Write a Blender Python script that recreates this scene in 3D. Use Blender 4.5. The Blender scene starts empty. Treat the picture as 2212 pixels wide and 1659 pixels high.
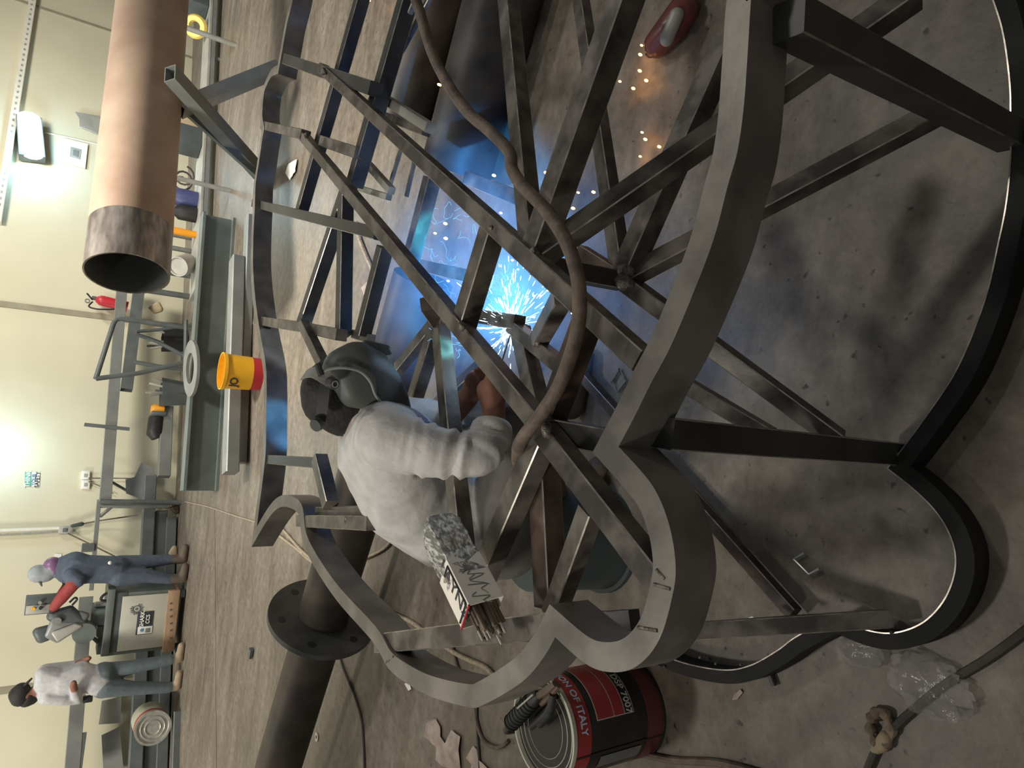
import bpy, bmesh, math, random
from mathutils import Vector, Matrix, noise as mnoise

rnd = random.Random(7)
C = bpy.context.scene.collection
V = Vector
PI = math.pi

# ------------------------------------------------------------------ camera
FPX, TH, RO, H = 1450.0, math.radians(34), math.radians(6.3), 1.6
CF = V((0, math.cos(TH), -math.sin(TH)))
CU = V((0, math.sin(TH), math.cos(TH)))
CR = V((1, 0, 0))
iu = math.cos(RO) * CR + math.sin(RO) * CU
iup = -math.sin(RO) * CR + math.cos(RO) * CU
CX, CY, CO = -iup, iu, V((0, 0, H))

cam_data = bpy.data.cameras.new('camera')
cam_data.sensor_fit = 'HORIZONTAL'
cam_data.sensor_width = 36.0
cam_data.lens = FPX / 2212.0 * 36.0
cam_data.clip_start, cam_data.clip_end = 0.05, 100
cam = bpy.data.objects.new('camera', cam_data)
cam.matrix_world = Matrix(((CX.x, CY.x, -CF.x, 0), (CX.y, CY.y, -CF.y, 0), (CX.z, CY.z, -CF.z, H), (0, 0, 0, 1)))
C.objects.link(cam)
bpy.context.scene.camera = cam

def ray(x, y):
    return FPX * CF + (x - 1106) * CX + (829.5 - y) * CY
def P(x, y, z=0.0):                      # the point at height z seen at photo pixel x, y
    d = ray(x, y)
    return CO + d * ((z - H) / d.z)
def Q(x, y, Y):                          # the point at distance Y seen at photo pixel x, y
    d = ray(x, y)
    return CO + d * (Y / d.y)
WD = V((0.9, 0.436, 0)).normalized()     # direction of the back wall
WN = V((WD.y, -WD.x, 0))                 # its normal, into the room
WB = V((-3.6, 10.2, 0))
def W(x, y, off=0.0):                    # the point on the back wall (off metres in front of it)
    d = ray(x, y)
    return CO + d * (((WB - CO).dot(WN) + off) / d.dot(WN))
def mpp(p):                              # metres per photo pixel at a point
    return (V(p) - CO).dot(CF) / FPX

# ------------------------------------------------------------------ objects
ORG = {}
def tag(o, label=None, cat=None, group=None, kind=None):
    if label: o['label'] = label
    if cat: o['category'] = cat
    if group: o['group'] = group
    if kind: o['kind'] = kind
    return o
def thing(name, label, cat, loc=(0, 0, 0), group=None):
    o = bpy.data.objects.new(name, None)
    o.empty_display_size = 0.05
    C.objects.link(o)
    o.location = V(loc)
    ORG[o.name] = V(loc)
    return tag(o, label, cat, group)

class MB:
    def __init__(s):
        s.bm = bmesh.new()
    # frame helpers
    @staticmethod
    def frame(d, up=None):
        d = V(d).normalized()
        u = V(up) if up is not None else V((0, 0, 1))
        if abs(d.dot(u.normalized())) > 0.97:
            u = V((0, 1, 0)) if abs(d.y) < 0.9 else V((1, 0, 0))
        x = d.cross(u).normalized()
        return x, x.cross(d).normalized(), d
    def loft(s, rings, close=False, caps=True):
        rs = [[s.bm.verts.new(p) for p in r] for r in rings]
        n = len(rs[0])
        m = len(rs)
        for i in range(m if close else m - 1):
            a, b = rs[i], rs[(i + 1) % m]
            for j in range(n):
                k = (j + 1) % n
                s.bm.faces.new((a[j], a[k], b[k], b[j]))
        if caps and not close:
            s.bm.faces.new(rs[0][::-1])
            s.bm.faces.new(rs[-1])
        return s
    def bar(s, a, b, w=0.038, h=None, up=None, ch=0.003, edge=False):
        a, b = V(a), V(b)
        h = h or w
        x, y, d = s.frame(b - a, up)
        W2, H2 = w / 2, h / 2
        sec = [(-W2 + ch, -H2), (W2 - ch, -H2), (W2, -H2 + ch), (W2, H2 - ch), (W2 - ch, H2), (-W2 + ch, H2), (-W2, H2 - ch), (-W2, -H2 + ch)]
        n0 = len(s.bm.faces)
        s.loft([[p + x * u + y * v for u, v in sec] for p in (a, b)])
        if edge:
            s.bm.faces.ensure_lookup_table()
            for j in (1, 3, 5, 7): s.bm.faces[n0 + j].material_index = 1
        return s
    def hollow(s, a, b, w, h=None, t=0.004, up=None):    # open rectangular tube
        a, b = V(a), V(b)
        h = h or w
        x, y, d = s.frame(b - a, up)
        def ring(p, k): return [p + x * u * (w / 2 - k) + y * v * (h / 2 - k) for u, v in ((-1, -1), (1, -1), (1, 1), (-1, 1))]
        return s.loft([ring(a, 0), ring(b, 0), ring(b, t), ring(a, t)], close=True)
    def tube(s, pts, r, n=10, close=False, caps=True):
        pts = [V(p) for p in pts]
        m = len(pts)
        rr = r if isinstance(r, (list, tuple)) else [r] * m
        rings = []
        x = None
        for i, p in enumerate(pts):
            if close:
                d = pts[(i + 1) % m] - pts[i - 1]
            else:
                d = pts[min(i + 1, m - 1)] - pts[max(i - 1, 0)]
            d.normalize()
            if x is None:
                x = s.frame(d)[0]
            x = (x - d * x.dot(d)).normalized()
            y = d.cross(x)
            rings.append([p + (x * math.cos(2 * PI * j / n) + y * math.sin(2 * PI * j / n)) * rr[i] for j in range(n)])
        return s.loft(rings, close, caps)
    def lathe(s, prof, o=(0, 0, 0), axis=(0, 0, 1), n=32, close=False, caps=True):
        o = V(o)
        x, y, d = s.frame(axis)
        rings = [[o + d * t + (x * math.cos(2 * PI * j / n) + y * math.sin(2 * PI * j / n)) * r for j in range(n)] for r, t in prof]
        return s.loft(rings, close, caps)
    def box(s, c, size, R=None, ch=0.0):
        c = V(c)
        n0 = len(s.bm.verts)
        r = bmesh.ops.create_cube(s.bm, size=1.0)
        vs = r['verts']
        for v in vs:
            v.co = V((v.co.x * size[0], v.co.y * size[1], v.co.z * size[2]))
        if ch > 0:
            es = list({e for v in vs for e in v.link_edges})
            r = bmesh.ops.bevel(s.bm, geom=es, offset=ch, segments=2, affect='EDGES', profile=0.5)
            vs = list({v for f in r['faces'] for v in f.verts} | {v for v in vs if v.is_valid})
            seen, st = set(vs), list(vs)
            while st:
                v = st.pop()
                for e in v.link_edges:
                    w = e.other_vert(v)
                    if w not in seen:
                        seen.add(w); st.append(w)
            vs = list(seen)
        for v in vs:
            v.co = (R @ v.co if R else v.co) + c
        return s
    def prism(s, poly, ext):
        ext = V(ext)
        poly = [V(p) for p in poly]
        return s.loft([poly, [p + ext for p in poly]])
    def sphere(s, c, r, n=16, R=None):
        c = V(c)
        rr = r if isinstance(r, (list, tuple)) else (r, r, r)
        g = bmesh.ops.create_uvsphere(s.bm, u_segments=n, v_segments=max(6, n * 2 // 3), radius=1.0)
        for v in g['verts']:
            q = V((v.co.x * rr[0], v.co.y * rr[1], v.co.z * rr[2]))
            v.co = (R @ q if R else q) + c
        return s
    def hull(s, sph, n=10):
        b2 = bmesh.new()
        for c, r in sph:
            c = V(c)
            rr = r if isinstance(r, (list, tuple)) else (r, r, r)
            g = bmesh.ops.create_uvsphere(b2, u_segments=n, v_segments=max(6, n * 2 // 3), radius=1.0)
            for v in g['verts']:
                v.co = V((v.co.x * rr[0], v.co.y * rr[1], v.co.z * rr[2])) + c
        bmesh.ops.delete(b2, geom=b2.edges[:], context='EDGES_FACES')
        r = bmesh.ops.convex_hull(b2, input=b2.verts)
        bmesh.ops.delete(b2, geom=[e for e in r['geom_interior'] if isinstance(e, bmesh.types.BMVert)], context='VERTS')
        me = bpy.data.meshes.new('tmp')
        b2.to_mesh(me); b2.free()
        s.bm.from_mesh(me)
        bpy.data.meshes.remove(me)
        return s
    def grid(s, f, nu, nv):
        g = [[s.bm.verts.new(f(i / nu, j / nv)) for j in range(nv + 1)] for i in range(nu + 1)]
        for i in range(nu):
            for j in range(nv):
                s.bm.faces.new((g[i][j], g[i + 1][j], g[i + 1][j + 1], g[i][j + 1]))
        return s
    def ring(s, poly_o, poly_i, ext):
        return s
    def build(s, name, m, parent=None, smooth=False, label=None, normals=True, tagd=None):
        if normals:
            bmesh.ops.recalc_face_normals(s.bm, faces=s.bm.faces)
        me = bpy.data.meshes.new(name)
        if parent is not None:
            org = ORG[parent.name]
        else:
            xs = [v.co for v in s.bm.verts]
            lo = V((min(v.x for v in xs), min(v.y for v in xs), min(v.z for v in xs)))
            hi = V((max(v.x for v in xs), max(v.y for v in xs), max(v.z for v in xs)))
            org = V(((lo.x + hi.x) / 2, (lo.y + hi.y) / 2, lo.z))
        for v in s.bm.verts:
            v.co -= org
        s.bm.to_mesh(me); s.bm.free()
        o = bpy.data.objects.new(name, me)
        C.objects.link(o)
        if parent is not None:
            o.parent = parent
        else:
            o.location = org
        ORG[o.name] = org
        for mm in (m if isinstance(m, (list, tuple)) else [m]):
            me.materials.append(mm)
        if smooth:
            for p in me.polygons:
                p.use_smooth = True
            try:
                me.set_sharp_from_angle(angle=math.radians(smooth if smooth is not True else 40))
            except Exception:
                pass
        if label: o['label'] = label
        if tagd: tag(o, *tagd)
        return o

def struct(o):
    o['kind'] = 'structure'
    return o
def crom(pts, per=6, closed=False):     # Catmull-Rom through points
    pts = [V(p) for p in pts]
    n = len(pts)
    if n < 3: return pts
    out = []
    for i in range(n if closed else n - 1):
        if closed:
            p0, p1, p2, p3 = pts[i - 1], pts[i], pts[(i + 1) % n], pts[(i + 2) % n]
        else:
            p0, p1, p2 = pts[max(i - 1, 0)], pts[i], pts[i + 1]
            p3 = pts[min(i + 2, n - 1)]
        for k in range(per):
            t = k / per
            out.append(0.5 * ((2 * p1) + (p2 - p0) * t + (2 * p0 - 5 * p1 + 4 * p2 - p3) * t * t + (3 * p1 - p0 - 3 * p2 + p3) * t ** 3))
    if not closed: out.append(pts[-1])
    return out
def band(segs, z0, z1, o0, o1, per=6):   # vertical band along smooth segments mitred at the cusps
    out = MB()
    n = len(segs)
    lines = [[V((p.x, p.y)) for p in crom(sg, per)] for sg in segs]
    ends = [((l[1] - l[0]).normalized(), (l[-1] - l[-2]).normalized()) for l in lines]
    for k, pl in enumerate(lines):
        pl = list(pl)
        c0, c1 = pl[0].copy(), pl[-1].copy()
        EX = 0.16
        if k > 0: pl.insert(0, c0 - ends[k][0] * EX)
        if k < n - 1: pl.append(c1 + ends[k][1] * EX)
        rings = []
        for i, p in enumerate(pl):
            d0 = (p - pl[i - 1]).normalized() if i else (pl[1] - p).normalized()
            d1 = (pl[i + 1] - p).normalized() if i < len(pl) - 1 else d0
            n0, n1 = V((-d0.y, d0.x)), V((-d1.y, d1.x))
            m = (n0 + n1).normalized()
            q = min(1 / max(m.dot(n0), 0.5), 2)
            a, b = p + m * o0 * q, p + m * o1 * q
            rings.append([V((a.x, a.y, z0)), V((b.x, b.y, z0)), V((b.x, b.y, z1)), V((a.x, a.y, z1))])
        g = MB().loft(rings)
        for cut, c, t, sgn in ((k > 0, c0, (ends[k - 1][1] + ends[k][0]) if k > 0 else None, 1), (k < n - 1, c1, (ends[k][1] + ends[k + 1][0]) if k < n - 1 else None, -1)):
            if not cut: continue
            fs = [f for f in g.bm.faces if any((V((v.co.x, v.co.y)) - c).length < EX + 0.05 for v in f.verts)]
            geom = list(set(fs) | {e for f in fs for e in f.edges} | {v for f in fs for v in f.verts})
            t = t.normalized()
            bmesh.ops.bisect_plane(g.bm, geom=geom, plane_co=(c.x, c.y, 0), plane_no=(t.x * sgn, t.y * sgn, 0), clear_inner=True)
        me = bpy.data.meshes.new('tmp')
        g.bm.to_mesh(me); g.bm.free()
        out.bm.from_mesh(me)
        bpy.data.meshes.remove(me)
    return out

# ------------------------------------------------------------------ materials
def lin(c):
    return tuple((v / 12.92 if v <= 0.04045 else ((v + 0.055) / 1.055) ** 2.4) for v in c)
def rgb(r, g, b):
    return lin((r / 255, g / 255, b / 255)) + (1.0,)
def mat(name, col, rough=0.6, metal=0.0, var=0.15, scale=8.0, bump=0.0, bscale=None, col2=None, detail=6.0, emit=None, estr=0.0, alpha=None, trans=0.0, stretch=None, spec=None, lo=0.35, hi=0.65, rvar=0.0):
    m = bpy.data.materials.new(name)
    m.use_nodes = True
    nt = m.node_tree
    b = nt.nodes['Principled BSDF']
    b.inputs['Roughness'].default_value = rough
    b.inputs['Metallic'].default_value = metal
    if spec is not None: b.inputs['Specular IOR Level'].default_value = spec
    tc = nt.nodes.new('ShaderNodeTexCoord')
    mp = nt.nodes.new('ShaderNodeMapping')
    nt.links.new(tc.outputs['Object'], mp.inputs['Vector'])
    if stretch: mp.inputs['Scale'].default_value = stretch
    nz = nt.nodes.new('ShaderNodeTexNoise')
    nz.inputs['Scale'].default_value = scale
    nz.inputs['Detail'].default_value = detail
    nt.links.new(mp.outputs['Vector'], nz.inputs['Vector'])
    rp = nt.nodes.new('ShaderNodeValToRGB')
    c2 = col2 or tuple(max(0, v * (1 - var)) for v in col[:3]) + (1,)
    c1 = col if col2 else tuple(min(1, v * (1 + var)) for v in col[:3]) + (1,)
    rp.color_ramp.elements[0].position, rp.color_ramp.elements[1].position = lo, hi
    rp.color_ramp.elements[0].color, rp.color_ramp.elements[1].color = c2, c1
    nt.links.new(nz.outputs['Fac'], rp.inputs['Fac'])
    nt.links.new(rp.outputs['Color'], b.inputs['Base Color'])
    if rvar:
        mr = nt.nodes.new('ShaderNodeMapRange')
        mr.inputs['To Min'].default_value, mr.inputs['To Max'].default_value = max(0.03, rough - rvar), min(1, rough + rvar)
        nt.links.new(nz.outputs['Fac'], mr.inputs['Value'])
        nt.links.new(mr.outputs['Result'], b.inputs['Roughness'])
    if bump:
        n2 = nt.nodes.new('ShaderNodeTexNoise')
        n2.inputs['Scale'].default_value = bscale or scale * 4
        n2.inputs['Detail'].default_value = 5
        nt.links.new(mp.outputs['Vector'], n2.inputs['Vector'])
        bp = nt.nodes.new('ShaderNodeBump')
        bp.inputs['Strength'].default_value = bump
        bp.inputs['Distance'].default_value = 0.01
        nt.links.new(n2.outputs['Fac'], bp.inputs['Height'])
        nt.links.new(bp.outputs['Normal'], b.inputs['Normal'])
    if emit:
        b.inputs['Emission Color'].default_value = emit
        b.inputs['Emission Strength'].default_value = estr
    if alpha is not None:
        b.inputs['Alpha'].default_value = alpha
    if trans:
        b.inputs['Transmission Weight'].default_value = trans
    return m
M = {}
M['steel'] = mat('mill_steel', rgb(124, 117, 108), 0.40, 0.3, col2=rgb(74, 69, 65), scale=13, lo=.4, hi=.62, bump=0.06, bscale=60, rvar=0.12)
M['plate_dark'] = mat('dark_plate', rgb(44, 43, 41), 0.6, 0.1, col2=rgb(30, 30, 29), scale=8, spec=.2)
M['edge'] = mat('edge_glint', rgb(206, 198, 186), 0.28, 0.75, col2=rgb(150, 142, 132), scale=30)  # pale chamfer colour paints in the specular line along bar edges
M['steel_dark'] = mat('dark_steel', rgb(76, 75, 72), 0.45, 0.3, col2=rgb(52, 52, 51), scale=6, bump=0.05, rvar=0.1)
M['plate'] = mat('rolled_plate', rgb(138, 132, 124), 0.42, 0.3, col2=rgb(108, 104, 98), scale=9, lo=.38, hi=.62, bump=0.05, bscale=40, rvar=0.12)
M['weld'] = mat('weld_bead', rgb(150, 142, 132), 0.4, 0.4, col2=rgb(84, 76, 70), scale=90, bump=0.6, bscale=160)
M['rustbar'] = mat('rusty_bar', rgb(104, 86, 74), 0.55, 0.25, col2=rgb(54, 47, 44), scale=11, bump=0.1)
M['floor'] = None
M['wall'] = mat('painted_wall', rgb(216, 210, 182), 0.75, 0, col2=rgb(205, 199, 172), scale=0.8, bump=0.03, bscale=30, detail=8)
M['walldark'] = mat('wall_joint', rgb(150, 144, 122), 0.8, 0, scale=4)
M['pipe_rust'] = mat('rusty_pipe', rgb(190, 166, 144), 0.65, 0.05, col2=rgb(152, 126, 106), scale=1.6, bump=0.06, bscale=50, detail=9, lo=0.3, hi=0.7)
M['pipe_end'] = mat('bare_pipe_end', rgb(158, 150, 140), 0.35, 0.6, col2=rgb(112, 104, 98), scale=6, stretch=(1, 1, 4))
M['pipe_in'] = mat('pipe_inside', rgb(84, 86, 82), 0.7, 0.1, scale=3)
M['pipe_brown'] = mat('brown_pipe', rgb(92, 82, 72), 0.5, 0.35, col2=rgb(56, 52, 48), scale=4, bump=0.05, rvar=0.1)
M['pipe_black'] = mat('black_pipe', rgb(74, 70, 66), 0.5, 0.3, col2=rgb(36, 36, 38), scale=5, bump=0.08, detail=9)
M['flange'] = mat('flange_plate', rgb(96, 96, 92), 0.42, 0.45, col2=rgb(64, 64, 62), scale=5, rvar=0.12)
M['grey'] = mat('grey_steel', rgb(134, 136, 132), 0.5, 0.3, scale=4, var=0.12)
M['grey_l'] = mat('pale_grey_steel', rgb(172, 170, 160), 0.5, 0.25, scale=5, var=0.12)
M['grey_d'] = mat('charcoal_steel', rgb(98, 103, 102), 0.5, 0.2, scale=5, var=0.15)  # tone lifted to stand in for haze over the far steel
M['galv'] = mat('galvanised', rgb(190, 188, 178), 0.35, 0.6, scale=20, var=0.15)
M['conduit'] = mat('white_conduit', rgb(226, 222, 206), 0.5, 0, scale=10, var=0.05)
M['white'] = mat('white_paint', rgb(232, 230, 220), 0.5, 0, scale=5, var=0.04)
M['paper'] = mat('paper', rgb(196, 182, 168), 0.85, 0, col2=rgb(160, 142, 132), scale=14, bump=0.2)
M['black'] = mat('black_rubber', rgb(38, 38, 38), 0.55, 0, scale=10, var=0.2)
M['rope'] = mat('pale_rope', rgb(186, 172, 150), 0.8, 0, col2=rgb(150, 134, 112), scale=60, bump=0.3)
M['cable'] = mat('welding_cable', rgb(122, 106, 92), 0.6, 0.05, col2=rgb(88, 76, 68), scale=30, bump=0.2)
M['cable_d'] = mat('dark_cable', rgb(74, 68, 62), 0.6, 0, scale=20)
M['red'] = mat('red_paint', rgb(188, 40, 52), 0.4, 0, scale=5, var=0.1)
M['red_d'] = mat('dark_red_print', rgb(172, 62, 60), 0.35, 0, scale=3, var=0.15)
M['maroon'] = mat('maroon_print', rgb(104, 52, 50), 0.35, 0, scale=3, var=0.15)
M['canblack'] = mat('black_print', rgb(48, 46, 42), 0.32, 0.1, scale=3, var=0.15)
M['tin'] = mat('tinplate', rgb(196, 195, 176), 0.32, 0.05, scale=6, var=0.08)
M['violet'] = mat('violet_print', rgb(128, 92, 130), 0.4, 0, scale=3, var=0.1)
M['yellow'] = mat('yellow_paint', rgb(238, 178, 38), 0.4, 0, scale=4, var=0.06)
M['orange'] = mat('orange_plastic', rgb(240, 160, 40), 0.4, 0, scale=4, var=0.08)
M['coil'] = mat('yellow_hose', rgb(238, 206, 96), 0.5, 0, scale=8, var=0.1)
M['ink'] = mat('dark_ink', rgb(52, 54, 62), 0.6, 0, scale=8, var=0.05)
M['inkwhite'] = mat('pale_ink', rgb(214, 208, 196), 0.6, 0, scale=8, var=0.04)
M['inkpale'] = mat('pale_blue_ink', rgb(196, 214, 232), 0.6, 0, scale=8, var=0.04)
M['inkgreen'] = mat('green_ink', rgb(86, 160, 140), 0.6, 0, scale=8, var=0.05)
M['inkblue'] = mat('blue_ink', rgb(96, 140, 170), 0.6, 0, scale=8, var=0.05)
M['shirt'] = mat('grey_knit', rgb(204, 201, 196), 0.9, 0, col2=rgb(186, 182, 177), scale=260, bump=0.28, bscale=16, detail=3, stretch=(1, 1, 1))
M['shirt2'] = mat('grey_shirt', rgb(178, 178, 178), 0.9, 0, scale=8, var=0.1, bump=0.3, bscale=14)
M['trouser'] = mat('grey_work_trousers', rgb(112, 108, 102), 0.9, 0, col2=rgb(84, 80, 78), scale=12, bump=0.4, bscale=20)
M['jean'] = mat('slate_jeans', rgb(92, 104, 108), 0.9, 0, scale=6, var=0.2, bump=0.2)
M['navy'] = mat('navy_coverall', rgb(84, 94, 108), 0.9, 0, scale=6, var=0.12, bump=0.25, bscale=12)
M['scarf'] = mat('grey_head_scarf', rgb(156, 162, 164), 0.9, 0, scale=14, var=0.15, bump=0.3)
M['glove'] = mat('red_gauntlet', rgb(150, 62, 60), 0.8, 0, scale=8, var=0.15)
M['skin'] = mat('brown_skin', rgb(142, 98, 80), 0.55, 0, scale=12, var=0.1)
M['hair'] = mat('black_hair', rgb(34, 31, 30), 0.7, 0, scale=50, var=0.3, bump=0.4, bscale=90)
M['boot'] = mat('dirty_boot', rgb(110, 96, 80), 0.8, 0, col2=rgb(60, 54, 48), scale=9, bump=0.3)
M['boot_t'] = mat('tan_boot', rgb(158, 138, 114), 0.8, 0, col2=rgb(110, 96, 80), scale=9, bump=0.3)
M['helmet'] = mat('black_helmet', rgb(86, 88, 84), 0.5, 0, scale=5, var=0.06)
M['helmet_trim'] = mat('helmet_trim', rgb(150, 150, 146), 0.4, 0, scale=5, var=0.05)
M['lens'] = mat('welding_lens', rgb(20, 26, 24), 0.08, 0, scale=5, var=0.05)
M['strap'] = mat('headgear_strap', rgb(128, 126, 118), 0.6, 0, scale=9, var=0.1)
M['strap_d'] = mat('dark_strap', rgb(56, 56, 54), 0.6, 0, scale=9, var=0.1)
M['sawgreen'] = mat('grey_green_machine', rgb(104, 112, 106), 0.5, 0.1, scale=5, var=0.1)
M['sawdark'] = mat('dark_machine', rgb(84, 90, 90), 0.5, 0.1, scale=5, var=0.1)  # lightened the same way, haze put into the colour
M['panel'] = mat('pale_machine_panel', rgb(200, 198, 182), 0.35, 0.25, scale=3, var=0.06)
M['wood'] = mat('timber_skid', rgb(156, 128, 100), 0.75, 0, scale=6, var=0.15, stretch=(1, 1, 6))
M['bluegrey'] = mat('slate_plastic', rgb(62, 70, 70), 0.5, 0, scale=5, var=0.1)
M['cardboard'] = mat('cardboard', rgb(178, 160, 128), 0.8, 0, scale=8, var=0.1)
M['blueplastic'] = mat('blue_plastic', rgb(70, 74, 112), 0.4, 0, scale=8, var=0.1)

def floor_mat():
    m = bpy.data.materials.new('stained_concrete')
    m.use_nodes = True
    nt = m.node_tree
    b = nt.nodes['Principled BSDF']
    L = nt.links.new
    tc = nt.nodes.new('ShaderNodeTexCoord')
    def noise(sc, det=8, rough=0.6, stretch=None, dist=0.0):
        mp = nt.nodes.new('ShaderNodeMapping')
        if stretch: mp.inputs['Scale'].default_value = stretch
        L(tc.outputs['Object'], mp.inputs['Vector'])
        n = nt.nodes.new('ShaderNodeTexNoise')
        n.inputs['Scale'].default_value = sc
        n.inputs['Detail'].default_value = det
        n.inputs['Roughness'].default_value = rough
        n.inputs['Distortion'].default_value = dist
        L(mp.outputs['Vector'], n.inputs['Vector'])
        return n.outputs['Fac']
    def ramp(f, a, ca, c, cc):
        r = nt.nodes.new('ShaderNodeValToRGB')
        r.color_ramp.elements[0].position, r.color_ramp.elements[0].color = a, ca
        r.color_ramp.elements[1].position, r.color_ramp.elements[1].color = c, cc
        L(f, r.inputs['Fac'])
        return r.outputs['Color']
    def mix(t, f, a, c):
        x = nt.nodes.new('ShaderNodeMix')
        x.data_type = 'RGBA'; x.blend_type = t
        if isinstance(f, float): x.inputs[0].default_value = f
        else: L(f, x.inputs[0])
        L(a, x.inputs[6]); L(c, x.inputs[7])
        return x.outputs[2]
    base = ramp(noise(1.1, 9, 0.62), 0.3, rgb(128, 120, 108), 0.7, rgb(160, 151, 137))
    fine = ramp(noise(16, 8, 0.7), 0.3, rgb(186, 182, 178), 0.7, rgb(255, 255, 255))
    c = mix('MULTIPLY', 1.0, base, fine)
    spots = ramp(noise(34, 2, 0.5, None, 0.3), 0.24, rgb(90, 84, 78), 0.33, rgb(255, 255, 255))
    c = mix('MULTIPLY', 0.85, c, spots)
    streak = ramp(noise(2.2, 7, 0.6, (0.6, 2.2, 1)), 0.3, rgb(196, 186, 178), 0.65, rgb(255, 255, 255))
    c = mix('MULTIPLY', 0.9, c, streak)
    L(c, b.inputs['Base Color'])
    mr = nt.nodes.new('ShaderNodeMapRange')
    mr.inputs['To Min'].default_value, mr.inputs['To Max'].default_value = 0.32, 0.62
    L(noise(2.2, 7, 0.6, (0.6, 2.2, 1)), mr.inputs['Value'])
    L(mr.outputs['Result'], b.inputs['Roughness'])
    bp = nt.nodes.new('ShaderNodeBump')
    bp.inputs['Strength'].default_value = 0.12
    bp.inputs['Distance'].default_value = 0.01
    L(noise(40, 6), bp.inputs['Height'])
    L(bp.outputs['Normal'], b.inputs['Normal'])
    return m
M['floor'] = floor_mat()
def emis(name, col, st):
    m = bpy.data.materials.new(name)
    m.use_nodes = True
    nt = m.node_tree
    nt.nodes.clear()
    o = nt.nodes.new('ShaderNodeOutputMaterial')
    e = nt.nodes.new('ShaderNodeEmission')
    e.inputs['Color'].default_value = col
    e.inputs['Strength'].default_value = st
    nt.links.new(e.outputs[0], o.inputs[0])
    return m
M['arc'] = emis('arc_glow', (0.55, 0.8, 1, 1), 60)
M['spark_b'] = emis('white_hot_spark', (0.62, 0.86, 1, 1), 7)
M['spark_o'] = emis('orange_spark', (1, 0.40, 0.06, 1), 26)
M['lamp'] = emis('lamp_face', (0.75, 0.92, 1, 1), 26)

def body_mat(name, bump=0.3, bscale=60):
    m = bpy.data.materials.new(name)
    m.use_nodes = True
    nt = m.node_tree
    b = nt.nodes['Principled BSDF']
    L = nt.links.new
    at = nt.nodes.new('ShaderNodeAttribute'); at.attribute_name = 'tone'
    tc = nt.nodes.new('ShaderNodeTexCoord')
    nz = nt.nodes.new('ShaderNodeTexNoise'); nz.inputs['Scale'].default_value = 22; nz.inputs['Detail'].default_value = 6
    L(tc.outputs['Object'], nz.inputs['Vector'])
    mr = nt.nodes.new('ShaderNodeMapRange')
    mr.inputs['From Min'].default_value, mr.inputs['From Max'].default_value = .3, .7
    mr.inputs['To Min'].default_value, mr.inputs['To Max'].default_value = .84, 1.08
    L(nz.outputs['Fac'], mr.inputs['Value'])
    mx = nt.nodes.new('ShaderNodeMix'); mx.data_type = 'RGBA'; mx.blend_type = 'MULTIPLY'; mx.inputs[0].default_value = 1
    L(at.outputs['Color'], mx.inputs[6]); L(mr.outputs['Result'], mx.inputs[7])
    L(mx.outputs[2], b.inputs['Base Color'])
    b.inputs['Roughness'].default_value = .8
    n2 = nt.nodes.new('ShaderNodeTexNoise'); n2.inputs['Scale'].default_value = bscale; n2.inputs['Detail'].default_value = 4
    L(tc.outputs['Object'], n2.inputs['Vector'])
    bp = nt.nodes.new('ShaderNodeBump'); bp.inputs['Distance'].default_value = .006
    mu = nt.nodes.new('ShaderNodeMath'); mu.operation = 'MULTIPLY'; mu.inputs[1].default_value = bump
    L(at.outputs['Alpha'], mu.inputs[0]); L(mu.outputs[0], bp.inputs['Strength'])
    L(n2.outputs['Fac'], bp.inputs['Height']); L(bp.outputs['Normal'], b.inputs['Normal'])
    return m
M['body'] = body_mat('clothed_body')
TONE = {'shirt': (206, 203, 198), 'shirt2': (184, 184, 184), 'trouser': (104, 100, 95), 'jean': (94, 105, 108), 'navy': (84, 94, 108), 'scarf': (156, 162, 164), 'glove': (150, 62, 60), 'skin': (138, 95, 78), 'boot': (96, 84, 70), 'boot_t': (158, 138, 114), 'black': (44, 44, 44)}
# ------------------------------------------------------------------ the hall
g = MB()
g.grid(lambda u, v: V((-14 + 30 * u, -4 + 24 * v, 0)), 6, 6)
struct(g.build('floor', M['floor']))
WH = 5.2
wl, wr = -13.0, 16.0
def wp(t, z, off=0.0): return WB + WD * t + WN * off + V((0, 0, z))
g = MB()
g.prism([wp(wl, 0), wp(wr, 0), wp(wr, WH), wp(wl, WH)], -WN * 0.15)
struct(g.build('wall_back', M['wall']))
k = 0
for (x, y), w in (((120, 672), 0.09), ((120, 1478), 0.07), ((150, 38), 0.05)):
    p = W(x, y)
    t = (p - WB).dot(WD)
    k += 1
    g = MB()
    g.prism([wp(t - w / 2, 0), wp(t + w / 2, 0), wp(t + w / 2, WH), wp(t - w / 2, WH)], WN * 0.02)
    o = struct(g.build('trim_%d' % k, M['walldark']))
# saw-cut joint in the slab
g = MB()
a, b = P(464, 1100, 0.0), P(468, 1700, 0.0)
g.bar(a, b, 0.012, 0.003)
struct(g.build('trim_4', M['cable_d']))
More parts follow.
